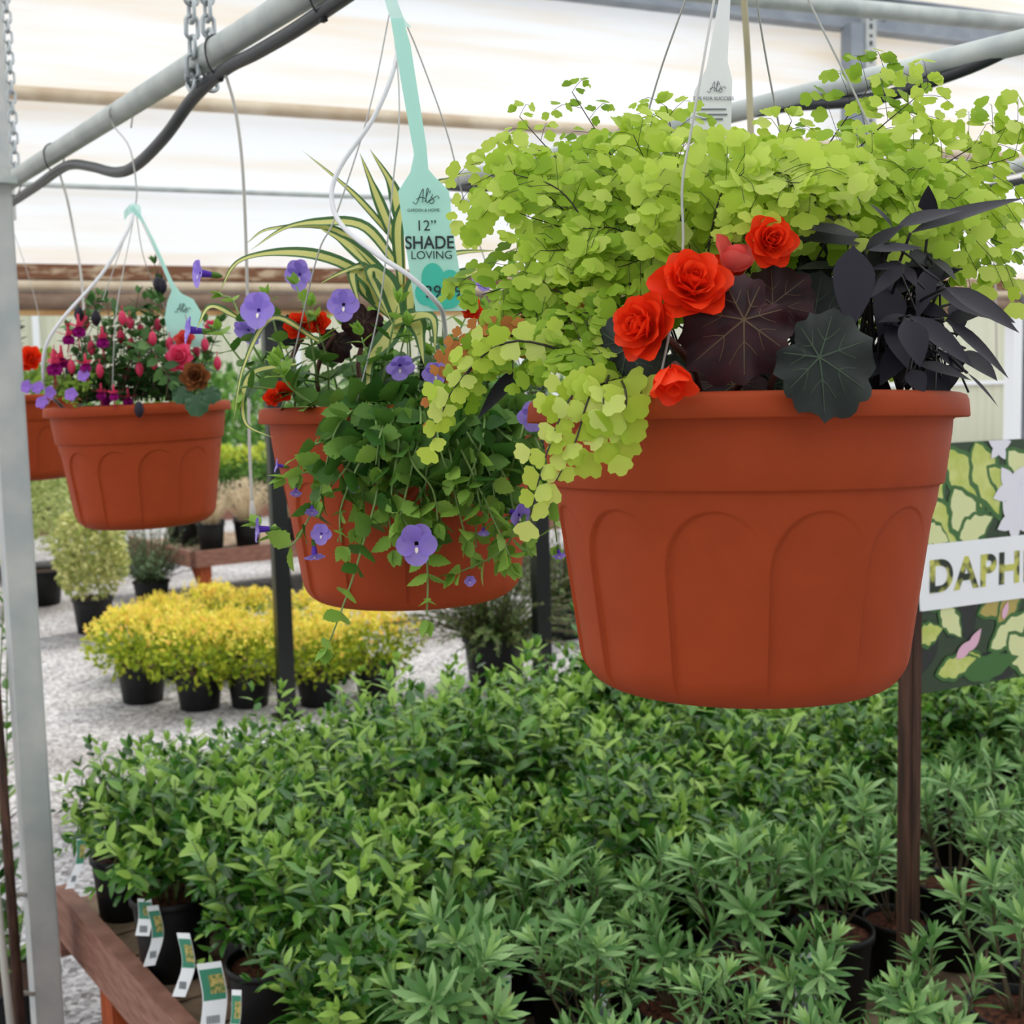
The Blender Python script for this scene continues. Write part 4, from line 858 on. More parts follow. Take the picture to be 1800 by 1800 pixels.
for px, py in ((68, 682), (90, 690), (75, 708), (48, 680), (126, 694), (148, 660)):
    m = MB(); p = P(px, py, 2.1); d = nrm(np.array([-.2, -1, .15]) + rdir(rnd) * .3); Fm = frame(d, (0, 0, 1))
    for k in range(5):
        a = k * 2 * PI / 5; rad = math.cos(a) * Fm[1] + math.sin(a) * Fm[2]; m.put(T_petal(1.2, .05, 4, .03, rnd), p, rad + d * .15, d, .0125, 0)
    m.tube([p - d * .012, p], [.001, .0035], 6, 0); m.build('flower', L['lilac'], cb, C3)

# =========================== basket 4 at the left edge
ap4 = P(20, 520, 3.3)
q4 = under(C4, 1)
B4 = basket(C4, 'terracotta hanging basket cut off by the left edge, orange flower on top', 0.2, [[q4 - Z3 * .03, P(60, 520, 3.25), rimp(C4, 320)], [q4 - Z3 * .03, P(-10, 560, 3.2), rimp(C4, 220)], [q4 - Z3 * .03, P(25, 560, 3.4), rimp(C4, 90)]], ap4, [q4 + nn_ * .022, q4 + Z3 * .023, q4 - nn_ * .022, q4 - Z3 * .03])
fol = MB(); stm = MB(); rnd = random.Random(66)
for k in range(26):
    x0 = 37 + rnd.uniform(-80, 60); d = 3.3 + rnd.uniform(-.12, .1); x1 = x0 + rnd.uniform(-30, 25); y1 = rnd.uniform(615, 670)
    p = sprig(fol, [P(x0, 690, d), P((x0 + x1) / 2, (690 + y1) / 2, d), P(x1, y1, d)], T_SMALL, .05, .026, rnd, 0, True, .1, 1.0); stm.tube(p[::3], .0013, 4)
for pts in ([(25, 680, 3.3), (28, 600, 3.3), (24, 545, 3.3)], [(10, 680, 3.3), (20, 620, 3.3), (34, 580, 3.3)]):
    p = sprig(fol, [P(*x) for x in pts], T_SMALL, .04, .022, rnd, 1, True, .1, 1.0); stm.tube(p[::3], .0013, 4)
g4 = stm.build('begonia_plant', L['torstem'], B4, C4); fol.build('foliage', [L['lime'], L['vinedark']], g4, C4)
for px, py, R in ((57, 632, .035), (8, 690, .025), (45, 640, .024)):
    m = MB(); rose(m, P(px, py, 3.12), (.1, -1, .3), R, random.Random(px)); m.build('flower', L['red'], g4, C4)

# ------------------------------------------------------------------ tags
def plane(px, py, d, yaw=0.0, rot=0.0):
    """flat board standing at a point: right axis turned by yaw about the vertical, then by rot in its own plane"""
    o = P(px, py, d); ex = np.array([math.cos(yaw), math.sin(yaw), 0]); ey = Z3.copy()
    c, s = math.cos(rot), math.sin(rot); return o, ex * c + ey * s, ey * c - ex * s, d / FPX
def on(pl, x, y, lift=0.0): o, ex, ey, s = pl; return o + (ex * x - ey * y) * s + np.cross(ex, ey) * lift
def lettermesh(name, cu, mt, parent):
    tmp = bpy.data.objects.new('tmp', cu); COL.objects.link(tmp); dg = bpy.context.evaluated_depsgraph_get(); me = bpy.data.meshes.new_from_object(tmp.evaluated_get(dg)); bpy.data.objects.remove(tmp)
    me.name = name; me.materials.clear(); me.materials.append(mt); o = bpy.data.objects.new(name, me); COL.objects.link(o); o.parent = parent; return o
def text(name, body, pl, x, y, size, parent, origin, mt, shear=0.0, lift=.0012, sx=1.0, bold=0.0):
    cu = bpy.data.curves.new(name, 'FONT'); cu.body = body; cu.size = size * pl[3]; cu.align_x = 'CENTER'; cu.extrude = .0002; cu.shear = shear; cu.offset = bold
    o = lettermesh(name, cu, mt, parent)
    p = on(pl, x, y, lift) - np.asarray(origin); ex, ey = pl[1], pl[2]; ez = np.cross(ex, ey)
    o.matrix_local = Matrix(((ex[0] * sx, ey[0], ez[0], p[0]), (ex[1] * sx, ey[1], ez[1], p[1]), (ex[2] * sx, ey[2], ez[2], p[2]), (0, 0, 0, 1))); return o
def script_als(pl, x, y, k, parent, origin, mt, r=.0004, lift=.0014):
    """handwritten Al's"""
    m = MB(); st = [[(-21, 10), (-14, 14), (-4, -8), (1, -16), (0, -2), (-1, 12)], [(-14, 5), (-6, 1), (2, 2), (5, 4)], [(4, 10), (9, -6), (12, -15), (9, -16), (6, 4), (8, 12), (12, 8)], [(15, -13), (14, -7)], [(12, 9), (18, 0), (20, -5), (18, 2), (23, 8), (18, 14), (12, 10), (20, 4), (30, -2), (33, 4)]]
    for q in st: m.tube(bez([on(pl, x + a * k, y + b * k, lift) for a, b in q], 20), r, 5)
    m.build('lettering', mt, parent, origin)
def tagthing(name, pl, outline, mt, label, cat, group=None):
    o = pl[0]; t = thing(name, o, label, cat, group); m = MB(); m.slab([on(pl, x, y) for x, y in outline], np.cross(pl[2], pl[1]) * .0008); m.build('blade', mt, t, o, False); return t
T2 = plane(755, 430, 1.27, .12, .0)
tg = tagthing('price_tag', T2, [(-52, -92), (-30, -124), (-22, -155), (-38, -260), (-55, -385), (-34, -385), (-22, -340), (-12, -262), (0, -170), (2, -130), (12, -118), (37, -92), (45, 0), (55, 70), (62, 116), (-28, 116), (-42, 0)], M['teal'], 'teal price tag with dark lettering hanging over the violet-flowered basket', 'price tag', 'teal price tags')
script_als(T2, -9, -82, .85, tg, T2[0], M['ink'])
text('printed_text', 'GARDEN & HOME', T2, -9, -57, 7, tg, T2[0], M['ink'])
text('printed_text', '12”', T2, -5, -24, 26, tg, T2[0], M['ink'])
text('printed_text', 'SHADE', T2, 0, 7, 31, tg, T2[0], M['ink'], 0, .0012, .9, .0003)
text('printed_text', 'LOVING', T2, 3, 25, 20, tg, T2[0], M['ink'])
text('printed_price', '39.99', T2, 22, 92, 30, tg, T2[0], M['ink'], 0, .0016)
m = MB()
for cx_, cy_, rx_, ry_ in ((4, 58, 20, 26), (34, 70, 20, 26), (-8, 84, 20, 22), (14, 96, 24, 18), (30, 92, 22, 20)):
    m.slab([on(T2, cx_ + rx_ * math.cos(a), cy_ + ry_ * math.sin(a), .0009 + cx_ * 2e-6) for a in np.linspace(0, 2 * PI, 24, endpoint=False)], np.cross(T2[1], T2[2]) * -.0003)
m.build('printed_flower', M['tealdark'], tg, T2[0], False)
m = MB(); a = [P(683, -15, 1.40), P(690, 10, 1.38), P(700, 35, 1.30), P(712, 48, 1.27)]; p = bez(a, 14)
for off_ in (0, ): 
    V = []; [V.extend([q - X3 * .007, q + X3 * .007]) for q in p]; m.add(V, [[2 * i, 2 * i + 1, 2 * i + 3, 2 * i + 2] for i in range(13)])
m.build('loop', M['teal'], tg, T2[0])
T3 = plane(322, 548, 2.2, .25, .0)
tg = tagthing('price_tag', T3, [(-26, -18), (-18, -36), (-32, -80), (-58, -150), (-82, -178), (-74, -182), (-62, -166), (-38, -112), (-14, -50), (-2, -32), (18, -22), (30, 0), (36, 62), (-26, 62), (-32, 10)], M['teal'], 'teal price tag leaning into the fuchsia basket', 'price tag', 'teal price tags')
script_als(T3, -4, -6, .5, tg, T3[0], M['ink'], .0005)
m = MB(); p = bez([P(248, 372, 2.2), P(240, 366, 2.24), P(228, 368, 2.26), P(218, 380, 2.26)], 10); V = []; [V.extend([q - Z3 * .008, q + Z3 * .008]) for q in p]; m.add(V, [[2 * i, 2 * i + 1, 2 * i + 3, 2 * i + 2] for i in range(9)]); m.build('loop', M['teal'], tg, T3[0])
T1 = plane(1258, 150, 1.06, .1, .0)
tg = tagthing('plant_tag', T1, [(-38, 10), (-16, -30), (8, -150), (14, -200), (32, -200), (28, -150), (22, -40), (30, -10), (27, 80), (-50, 80)], M['tagwhite'], 'white care tag with small grey lettering behind the wires of the fern basket', 'care tag')
script_als(T1, -3, 4, .62, tg, T1[0], M['greyprint'], .0003)
text('printed_text', 'TIPS FOR SUCCESS', T1, -5, 26, 9, tg, T1[0], M['greyprint'])
m = MB()
for yy, x0, x1 in ((40, -34, 18), (49, -30, 20), (57, -38, 12)):
    m.slab([on(T1, x0, yy, .0012), on(T1, x1, yy, .0012), on(T1, x1, yy + 3, .0012), on(T1, x0, yy + 3, .0012)], np.cross(T1[1], T1[2]) * -.0003)
m.build('small_print', M['greyprint'], tg, T1[0], False)

# ------------------------------------------------------------------ drip tubes
def drip(pts, r, mt, label, grp=None): return tubeobj('drip_tube', [P(*x) for x in pts], r, M[mt], label, 'drip tube', grp, 7, 60)
drip([(700, 20, 1.43), (703, 60, 1.40), (690, 130, 1.36), (655, 210, 1.34), (600, 290, 1.32), (583, 345, 1.31), (600, 395, 1.29), (660, 445, 1.26), (720, 485, 1.24), (766, 530, 1.25), (780, 560, 1.3), (785, 640, 1.36), (780, 716, 1.42)], .0026, 'drip', 'white drip tube curling around the large teal tag')
drip([(690, 25, 1.42), (700, 80, 1.40), (722, 200, 1.36), (738, 320, 1.36), (745, 480, 1.38), (740, 714, 1.46)], .0028, 'hose', 'black drip tube behind the handle of the large teal tag')
drip([(236, 372, 2.26), (222, 410, 2.22), (180, 480, 2.18), (110, 560, 2.13), (80, 610, 2.12), (76, 660, 2.14), (84, 690, 2.2), (110, 716, 2.26)], .0030, 'drip', 'white drip tube curling down the left side of the fuchsia basket')
s = proj(PA)[2]
a0 = pz(396, 128)
tubeobj('drip_tube', [a0, a0 + (P(415, 200, proj(a0)[2]) - P(396, 128, proj(a0)[2])), P(428, 320, 1.98), P(436, 560, 2.0), P(438, 760, 2.0), P(443, 885, 2.0)], .0026, M['dripgrey'], 'long grey drip tube hanging free between the fuchsia and violet baskets', 'drip tube', None, 7, 60)
e = P(443, 884, 2.0); m = MB(); m.tube([e + Z3 * .004, e - Z3 * .012, e - Z3 * .04], [.0026, .005, .0045], 8)
tag(m.build('drip_stake', M['dripgrey'], origin=e), 'grey plastic weight at the end of the long drip tube', 'drip weight')
a0 = pz(104, 302); tubeobj('drip_tube', [a0, P(118, 350, proj(a0)[2]), P(130, 410, 2.8), P(142, 480, 2.75), P(148, 560, 2.7), P(150, 640, 2.62)], .0028, M['dripgrey'], 'grey drip tube hanging behind the fuchsia basket', 'drip tube', None, 7, 50)
a0 = pz(15, 368); tubeobj('drip_tube', [a0, P(22, 420, proj(a0)[2]), P(18, 520, 3.2), P(8, 640, 3.22)], .003, M['dripgrey'], 'grey drip tube beside the steel post at the left edge', 'drip tube', None, 7, 40)
tubeobj('drip_tube', [P(1304, -40, 1.6), P(1312, 60, 1.6), P(1318, 180, 1.6), P(1325, 420, 1.5), P(1330, 690, 1.12)], .0042, M['dripbeige'], 'beige drip tube standing upright behind the fern basket wires', 'drip tube', None, 8, 40)
tubeobj('drip_tube', [qz(990, 285), P(992, 350, 2.7), P(990, 430, 2.65), P(985, 520, 2.6)], .0016, M['dripgrey'], 'thin grey drip tube hanging left of the fern crown', 'drip tube', None, 6, 30)
tubeobj('drip_tube', [rz(1745, 329), P(1748, 420, 4.2), P(1750, 520, 4.2), P(1752, 640, 4.2)], .003, M['dripgrey'], 'thin grey drip tube at the right edge behind the vine', 'drip tube', None, 6, 30)

# ------------------------------------------------------------------ sign on a stake
ST = P(1597, 1515, 2.25); so = np.array([ST[0], ST[1], DZ])
t = thing('plant_sign', so, 'leafy picture sign with a white lettered banner on a brown wooden stake', 'sign')
yaw = math.radians(90 - 64); sx_ = np.array([math.cos(yaw), math.sin(yaw), 0]); sn = np.cross(sx_, Z3)
m = MB(); m.box(so + Z3 * .44, sx_ * .017, sn * .011, Z3 * .44); m.box(so + Z3 * .44 + sx_ * .0, sn * .002 + sn * .011, sx_ * .004, Z3 * .44); m.build('stake', M['stake'], t, so, False)
p0 = P(1603, 1222, 2.225); SO = p0 + sn * .002; SW, SH = .56, .445
def sg(x, y, l=0.0): return SO + sx_ * x + Z3 * y + sn * l
m = MB(); m.slab([sg(0, 0), sg(SW, 0), sg(SW, SH), sg(0, SH)], -sn * .004); m.build('panel', mat('sign_dark_green', (42, 62, 36), .4), t, so, False)
rnd = random.Random(9); SM = [mat('print_green', (58, 104, 44), .4), mat('print_yellow_green', (178, 192, 82), .4, 0, (204, 210, 126), 30), mat('print_pale', (214, 218, 160), .4), mat('print_white', (226, 224, 232), .4), mat('print_pink', (222, 176, 196), .4), mat('print_ochre', (176, 158, 84), .4), mat('print_black', (26, 34, 26), .4)]
m = MB(); lev = [0]
def pl_leaf(x, y, L_, wd, a, mi, wavy=.0):
    lev[0] += 1; l = .0006 + lev[0] * .000025; pts = []; n = 12
    for s_ in (1, -1):
        for i in range(n + (s_ > 0)):
            u = i / n if s_ > 0 else 1 - i / n; q = s_ * wd * .5 * math.sin(PI * u ** .8) * (1 + wavy * math.sin(u * 23 + s_)); px_, py_ = u * L_, q
            pts.append(sg(min(SW, max(0, x + px_ * math.cos(a) - py_ * math.sin(a))), min(SH, max(0, y + px_ * math.sin(a) + py_ * math.cos(a))), l))
    c = np.mean(pts, 0); V = pts + [c]; k = len(pts); m.add(V, [[i, (i + 1) % k, k] for i in range(k)], mi)
def vleaf(x, y, L_, wd, a, mi=1): pl_leaf(x, y, L_, wd, a, 0, .1); pl_leaf(x + .008 * math.cos(a), y + .008 * math.sin(a), L_ * .86, wd * .74, a, mi, .16)
for k in range(14): pl_leaf(rnd.uniform(0, .5), rnd.uniform(0, .4), .1, .05, rnd.uniform(0, 6.3), 6 if k % 3 else 0)
for x, y, L_, wd, a, mi in ((.02, .44, .13, .06, -1.2, 1), (.07, .44, .16, .075, -.9, 1), (.14, .45, .17, .08, -1.15, 1), (.22, .43, .15, .07, -.8, 2), (.02, .36, .16, .07, -.95, 1), (.09, .37, .17, .085, -1.1, 2), (.17, .40, .16, .06, -.6, 1), (.01, .30, .08, .05, -.4, 2), (.10, .27, .1, .06, .4, 2), (.3, .44, .15, .06, -1, 1), (.4, .45, .16, .07, -1, 2), (.36, .33, .14, .06, .2, 1), (.46, .40, .14, .07, -.8, 1),
                            (.03, .15, .1, .045, .5, 2), (.06, .16, .09, .05, -.9, 2), (.12, .16, .13, .045, .35, 5), (.15, .13, .12, .05, .25, 5), (.2, .1, .13, .05, .9, 5), (.18, .06, .14, .06, .5, 2), (.23, .09, .14, .07, -.9, 2), (.3, .12, .12, .06, -1.1, 2), (.13, .07, .08, .04, -1.0, 1), (.05, .03, .11, .05, .2, 1), (.12, .02, .14, .05, .15, 0), (.3, .05, .14, .07, .4, 1), (.4, .1, .14, .07, -.4, 1), (.44, .03, .12, .06, .5, 2), (.0, .1, .07, .05, .2, 1)):
    vleaf(x, y, L_, wd, a, mi)
for cx_, cy_, R in ((.235, .355, .05), (.275, .33, .05), (.24, .30, .045), (.30, .38, .05), (.29, .29, .045), (.20, .435, .03)):
    for j in range(5): a = j * 2 * PI / 5 + cx_ * 20; pl_leaf(cx_, cy_, R, R * .62, a, 3)
for x, y, L_, a in ((.10, .055, .055, .6), (.13, .065, .05, .9), (.215, .115, .035, 1.2), (.26, .15, .04, .6)): pl_leaf(x, y, L_, L_ * .42, a, 4)
m.build('leaf_picture', SM, t, so, False)
m = MB(); l = .004; m.slab([sg(.012, .150, l), sg(SW, .150, l), sg(SW, .268, l), sg(.003, .268, l)], -sn * .0008); bn = m.build('banner', M['paper'], t, so, False)
lm = mat('letter_leaf_print', (34, 46, 30), .4, 0, (196, 196, 96), 26, .4, 0, None, 2, .44, .56)
cu = bpy.data.curves.new('lettering', 'FONT'); cu.body = 'DAPHNE'; cu.size = .080; cu.extrude = .0003; cu.offset = .0024; cu.space_character = 1.12
o = lettermesh('lettering', cu, lm, t); q = sg(.030, .183, l + .0006) - so
o.matrix_local = Matrix(((sx_[0], 0, sn[0], q[0]), (sx_[1], 0, sn[1], q[1]), (0, 1, 0, q[2]), (0, 0, 0, 1)))

# ------------------------------------------------------------------ shrubs on the front bench
ORD = ['first', 'second', 'third', 'fourth', 'fifth', 'sixth', 'seventh', 'eighth', 'ninth', 'tenth', 'eleventh', 'twelfth', 'thirteenth', 'fourteenth', 'fifteenth', 'sixteenth', 'seventeenth', 'eighteenth', 'nineteenth', 'twentieth', 'twenty-first', 'twenty-second', 'twenty-third', 'twenty-fourth']
def glossy(seed, h=.36):
    def f(t, ph):
        rn = random.Random(seed); m = MB(); st = MB(); ns = rn.randint(15, 18)
        for k in range(ns):
            a = k * 2.4 + rn.uniform(-.3, .3); lean = math.sqrt((k + .5) / ns) * .175 * rn.uniform(.85, 1.15); top = ph + h * rn.uniform(.62, 1.0) * (1 - .25 * lean / .175)
            if k in (1, 4) : top *= 1.10
            d = np.array([math.cos(a), math.sin(a), 0]); pts = [d * .03 + Z3 * ph * .92, d * lean * .55 + Z3 * (ph + (top - ph) * .45), d * lean + Z3 * top]
            p = sprig(m, pts, T_LANCE, .066, .0150, rn, 0, False, .2, 1.0, (0, 0, 1), True, .35, 40, 1 if rn.random() < .5 else 0); st.tube(p[::4], [.0025, .0012], 5)
            for q in range(3):
                u = rn.uniform(.25, .7); b = p[int(u * 39)]; dd = nrm(d * .6 + rdir(rn) * .9 + Z3 * .45); L_ = rn.uniform(.06, .12)
                sprig(m, [b, b + dd * L_ * .5 + Z3 * .006, b + dd * L_], T_LANCE, .055, .0150, rn, 0, False, .15, 1.0, (0, 0, 1), True, .35, 16)
        m.build('foliage', [L['gloss'], L['glossnew']], t); st.build('stems', L['greentwig'], t)
    return f
def daphne(seed, h=.24, flower=False):
    def f(t, ph):
        rn = random.Random(seed); m = MB(); st = MB(); ns = rn.randint(7, 10); 
        def whorl(p, d, n, sz, tip):
            d = nrm(d); Fm = frame(d, (0.3, 0.2, 1)); k0 = rn.uniform(0, 6)
            for j in range(n):
                a = k0 + j * 2.4; el = .25 + 1.05 * (j / n); rad = math.cos(a) * Fm[1] + math.sin(a) * Fm[2]
                m.put(T_NARROW, p - d * .03 * (j / n), rad * math.sin(el) + d * math.cos(el), d - rad * .2 + rdir(rn) * .15, sz * (.55 + .5 * min(1, j / n * 1.8)) * rn.uniform(.88, 1.1), 1 if (tip and j < 5) else 0)
        for k in range(ns):
            a = k * 2.4 + rn.uniform(-.3, .3); lean = math.sqrt((k + .4) / ns) * .10 * rn.uniform(.8, 1.2); top = ph + h * rn.uniform(.5, 1.0) * (1 - .3 * lean / .10)
            d = np.array([math.cos(a), math.sin(a), 0]); pts = [d * .012 + Z3 * ph * .92, d * lean * .7 + Z3 * (ph + (top - ph) * .45), d * lean + Z3 * top]
            p = bez(pts, 30); st.tube(p[::3], [.0032, .002], 5); dr = p[-1] - p[-4]
            whorl(p[-1], dr + d * .01, 18, .060, rn.random() < .6); whorl(p[int(30 * .78)], dr, 10, .055, False); whorl(p[int(30 * .58)], dr, 6, .05, False)
        m.build('foliage', [L['daph'], L['daphtip']], t); st.build('stems', L['twig'], t)
        if flower:
            m = MB(); p = Z3 * (ph + h * 1.0)
            for j in range(7): m.put(T_petal(.6, .1, 4, .03, rn), p, rdir(rn) * .6 + Z3, Z3, .014, 0)
            m.build('flower_head', L['cream'], t)
    return f
PR, PHT = .083, .172
protos = []
far = (0, 0, -50)
for i in range(5): protos.append(potted('glossy_shrub', far, 'x', 'shrub', None, PR, PHT, glossy(100 + i, [.34, .38, .31, .36, .40][i]), 'black', 'bark'))
dprot = []
for i in range(5): dprot.append(potted('daphne_shrub', far, 'x', 'shrub', None, PR * .93, PHT, daphne(200 + i, [.23, .27, .21, .25, .29][i]), 'black', 'bark'))
dflow = potted('daphne_shrub', far, 'x', 'shrub', None, PR * .93, PHT, daphne(211, .25, True), 'black', 'bark'); used = set()
def place(pro, p, rz, sc, label, group):
    o = pro if id(pro) not in used else copy_tree(pro)
    used.add(id(pro)); o.location = tuple(p); o.rotation_euler = (0, 0, rz); o.scale = (sc, sc, sc); o['label'] = label; o['group'] = group; return o
def edge_y(x):                                                        # which part of the bench holds the grey-green kind
    return np.interp(x, [500, 640, 850, 1020, 1130, 1400, 1480, 1700, 1900], [1960, 1850, 1740, 1640, 1590, 1600, 1520, 1410, 1340])
rnd = random.Random(77); SP1, SP2 = .205, .215; npl = 0; stakeuv = ((so - bc) @ E1, (so - bc) @ E2); BASES = {}
for i in range(10):
    for j in range(23):
        u = .155 + i * SP1 + rnd.uniform(-.025, .025); v = .115 + j * SP2 + rnd.uniform(-.03, .03) + (.10 if i % 2 else 0)
        if i > 1 and rnd.random() < .08: continue
        if math.hypot(u - stakeuv[0], v - stakeuv[1]) < .11: continue
        b = bc + E1 * u + E2 * v + Z3 * DZ; x, y, d = proj(b + Z3 * .2)
        if d < 1.75 or x < -120 or x > 1960 or y > 1980 or u > 2.1: continue
        isd = y > edge_y(x)
        rows = 'the back edge row' if i == 0 else '%s row from back edge' % ORD[i]
        lab = ('grey-green whorled shrub, ' if isd else 'glossy green shrub, ') + '%s from the end rail in %s' % (ORD[j], rows)
        sc = rnd.uniform(.86, 1.14)
        place(dflow if isd and id(dflow) not in used and abs(x - 930) < 90 and y > 1760 else dprot[(i * 3 + j * 2 + rnd.randrange(2)) % 5] if isd else protos[(i * 2 + j + rnd.randrange(2)) % 5], b, rnd.uniform(0, 6.3), sc, lab, 'grey-green shrubs on the front bench' if isd else 'glossy shrubs on the front bench'); npl += 1
        BASES[(i, j)] = b
print('bench shrubs', npl)
# small bronze shrub between the rail pots
def bronzeshrub(t, ph):
    rn = random.Random(8); m = MB(); shell(m, (0, 0, ph + .05), .09, .09, .09, 120, T_SMALL, .04, rn); m.build('foliage', L['blackleaf'], t)
a = G(575, 1790, DZ); potted('bronze_shrub', a, 'small dark bronze-leaved shrub low among the green ones at the front', 'shrub', None, .06, .12, bronzeshrub)

# plant labels hanging from pots
def plabel(px0, py0, px1, py1, d, wpx, bend, label, k):
    """white curved strip with a green picture panel"""
    a = P(px0, py0, d); b = P(px1, py1, d - .03); t = thing('plant_label', a, label, 'plant label', 'white plant labels'); n = 12; w_ = wpx * d / FPX * .5; ex = nrm(np.array([1, .25 if k % 2 else -.15, 0]))
    p = bez([a, (a + b) / 2 + ex * bend * d / FPX, b], n); nv = nrm(np.cross(ex, b - a)); nv = nv if nv[1] < 0 else -nv
    def band(u0, u1, s0, s1, lift):
        m = MB(); i0, i1 = int(u0 * (n - 1)), int(u1 * (n - 1)); V = []
        for i in range(i0, i1 + 1): V += [p[i] + ex * w_ * s0 + nv * lift, p[i] + ex * w_ * s1 + nv * lift]
        m.add(V, [[2 * q, 2 * q + 1, 2 * q + 3, 2 * q + 2] for q in range(i1 - i0)]); return m
    band(0, 1, -1, 1, 0).build('strip', M['paper'], t, a); band(.18, .62, -.92, .92, .0006).build('green_panel', M['greenprint'], t, a); band(.27, .54, -.3, .92, .0012).build('picture', M['photoprint'], t, a)
    m = MB()
    for q in range(9):
        c = p[9] + nv * .0012 + ex * w_ * (-.5 + q * .12); m.box(c, ex * w_ * (.03 if q % 2 else .045), nrm(b - a) * .007, nv * .0002)
    m.build('barcode', M['greyprint'], t, a, False)
plabel(142, 1468, 122, 1562, 2.93, 14, 8, 'white plant label on the pot nearest the back corner of the rail', 1)
plabel(254, 1580, 250, 1645, 2.72, 26, 4, 'white plant label half behind another on the second rail pot', 0)
plabel(268, 1592, 262, 1698, 2.70, 20, 12, 'white curling plant label lower of the pair on the second rail pot', 1)
plabel(322, 1640, 314, 1752, 2.52, 24, 14, 'white curling plant label on the third pot along the wooden rail', 0)
plabel(367, 1692, 372, 1815, 2.38, 42, 8, 'wide white plant label with green picture on the fourth rail pot', 1)
plabel(416, 1740, 396, 1850, 2.3, 18, 8, 'white plant label edge-on at the bottom beside the wide label', 0)
plabel(885, 1715, 880, 1830, 2.28, 28, 2, 'white plant label on the bark-topped pot at the bottom centre', 1)
plabel(1066, 1680, 1056, 1800, 2.30, 34, -6, 'white plant label on the dark pot right of the bark-topped pot', 0)
plabel(1416, 1675, 1416, 1790, 2.22, 44, 2, 'wide white plant label on the open bark-topped pot left of the stake', 1)

# ------------------------------------------------------------------ the yard beyond the greenhouse
def gshrub(seed, mats=('gold', 'goldlow'), rx=.24, rz=.17, n=1300, size=.030, T=None, lump=.25):
    def f(t, ph):
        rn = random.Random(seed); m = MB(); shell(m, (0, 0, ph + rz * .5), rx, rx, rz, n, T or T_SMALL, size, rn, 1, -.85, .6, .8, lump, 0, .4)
        for k in range(26):
            a = rn.uniform(0, 6.3); q = rn.uniform(.2, 1) * rx; b = np.array([math.cos(a) * q, math.sin(a) * q, ph + rz * .5 + rz * math.sqrt(max(0, 1 - (q / rx) ** 2)) * .8]); sprig(m, [b, b + Z3 * rn.uniform(.03, .08) + rdir(rn) * .015], T_SMALL, size * .8, .012, rn, 0, True, .1, .8, (0, 0, 1), True, .3, 8)
        m.build('foliage', [L[mats[0]], L[mats[1]]], t)
        st = MB()
        for k in range(5): a = k * 1.3; st.tube([np.array([0, 0, ph * .9]), np.array([math.cos(a) * rx * .5, math.sin(a) * rx * .5, ph + rz * .6])], .004, 4)
        st.build('stems', L['twig'], t)
    return f
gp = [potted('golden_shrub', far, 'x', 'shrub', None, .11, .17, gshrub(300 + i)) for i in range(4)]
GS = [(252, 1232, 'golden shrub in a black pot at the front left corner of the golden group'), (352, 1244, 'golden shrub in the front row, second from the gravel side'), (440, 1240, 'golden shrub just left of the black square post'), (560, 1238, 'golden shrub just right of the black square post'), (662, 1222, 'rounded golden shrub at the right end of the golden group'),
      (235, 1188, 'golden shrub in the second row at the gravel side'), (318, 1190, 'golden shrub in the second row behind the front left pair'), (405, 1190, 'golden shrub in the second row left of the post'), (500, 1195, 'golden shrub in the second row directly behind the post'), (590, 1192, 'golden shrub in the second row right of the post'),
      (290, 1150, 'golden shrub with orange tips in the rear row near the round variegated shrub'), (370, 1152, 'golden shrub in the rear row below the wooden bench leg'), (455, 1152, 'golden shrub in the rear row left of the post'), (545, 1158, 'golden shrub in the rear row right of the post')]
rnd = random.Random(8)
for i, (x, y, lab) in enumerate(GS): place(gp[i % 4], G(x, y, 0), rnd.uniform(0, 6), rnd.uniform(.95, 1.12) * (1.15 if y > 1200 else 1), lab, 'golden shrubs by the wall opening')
# round variegated shrub and neighbours
def varieg(t, ph):
    rn = random.Random(3); m = MB(); shell(m, (0, 0, ph + .33), .25, .25, .36, 3000, T_SMALL, .05, rn, 0, -.9, .5, .8, .2); m.build('foliage', L['cream_green'], t)
potted('variegated_shrub', G(166, 1110, 0), 'round cream-variegated shrub in a black pot on the gravel', 'shrub', None, .15, .26, varieg)
def paleshrub(t, ph):
    rn = random.Random(4); m = MB(); shell(m, (0, 0, ph + .45), .42, .42, .5, 2200, T_NARROW, .085, rn, 0, -.7, .6, .7, .35); m.build('foliage', L['pale'], t)
potted('pale_shrub', G(72, 1062, 0), 'pale feathery shrub behind the steel post', 'shrub', None, .2, .3, paleshrub)
def spiky(seed, mt, n, L0, spread, size=.05, base=.05, gap=.012, T=None):
    def f(t, ph):
        rn = random.Random(seed); m = MB(); st = MB()
        for k in range(n):
            a = rn.uniform(0, 6.3); el = rn.uniform(.1, spread); d = np.array([math.cos(a) * math.sin(el), math.sin(a) * math.sin(el), math.cos(el)]); ln = L0 * rn.uniform(.6, 1); b = np.array([math.cos(a), math.sin(a), 0]) * base + Z3 * ph * .9
            p = sprig(m, [b, b + d * ln * .55 + Z3 * .04 * ln, b + d * ln - Z3 * .10 * ln * math.sin(el)], T or T_NARROW, size, gap, rn, 0, False, .1, .55, (0, 0, 1), True, .4, 14); st.tube(p[::3], .003, 4)
        m.build('foliage', L[mt], t); st.build('stems', L['twig'], t)
    return f
potted('conifer', G(268, 1066, 0), 'blue-green spreading conifer left of the wooden yard bench', 'conifer', None, .15, .22, spiky(12, 'conifer', 90, .62, 1.25, .06, .05, .02))
potted('juniper', G(872, 1205, 0), 'dark spreading juniper in a pot below the gap between the big baskets', 'conifer', None, .19, .30, spiky(13, 'juniper', 190, .72, 1.55, .05, .05, .014))
potted('juniper', G(985, 1120, 0), 'green conifer beyond the right black post', 'conifer', None, .18, .26, spiky(14, 'juniper', 130, .6, 1.4, .05, .05, .016))
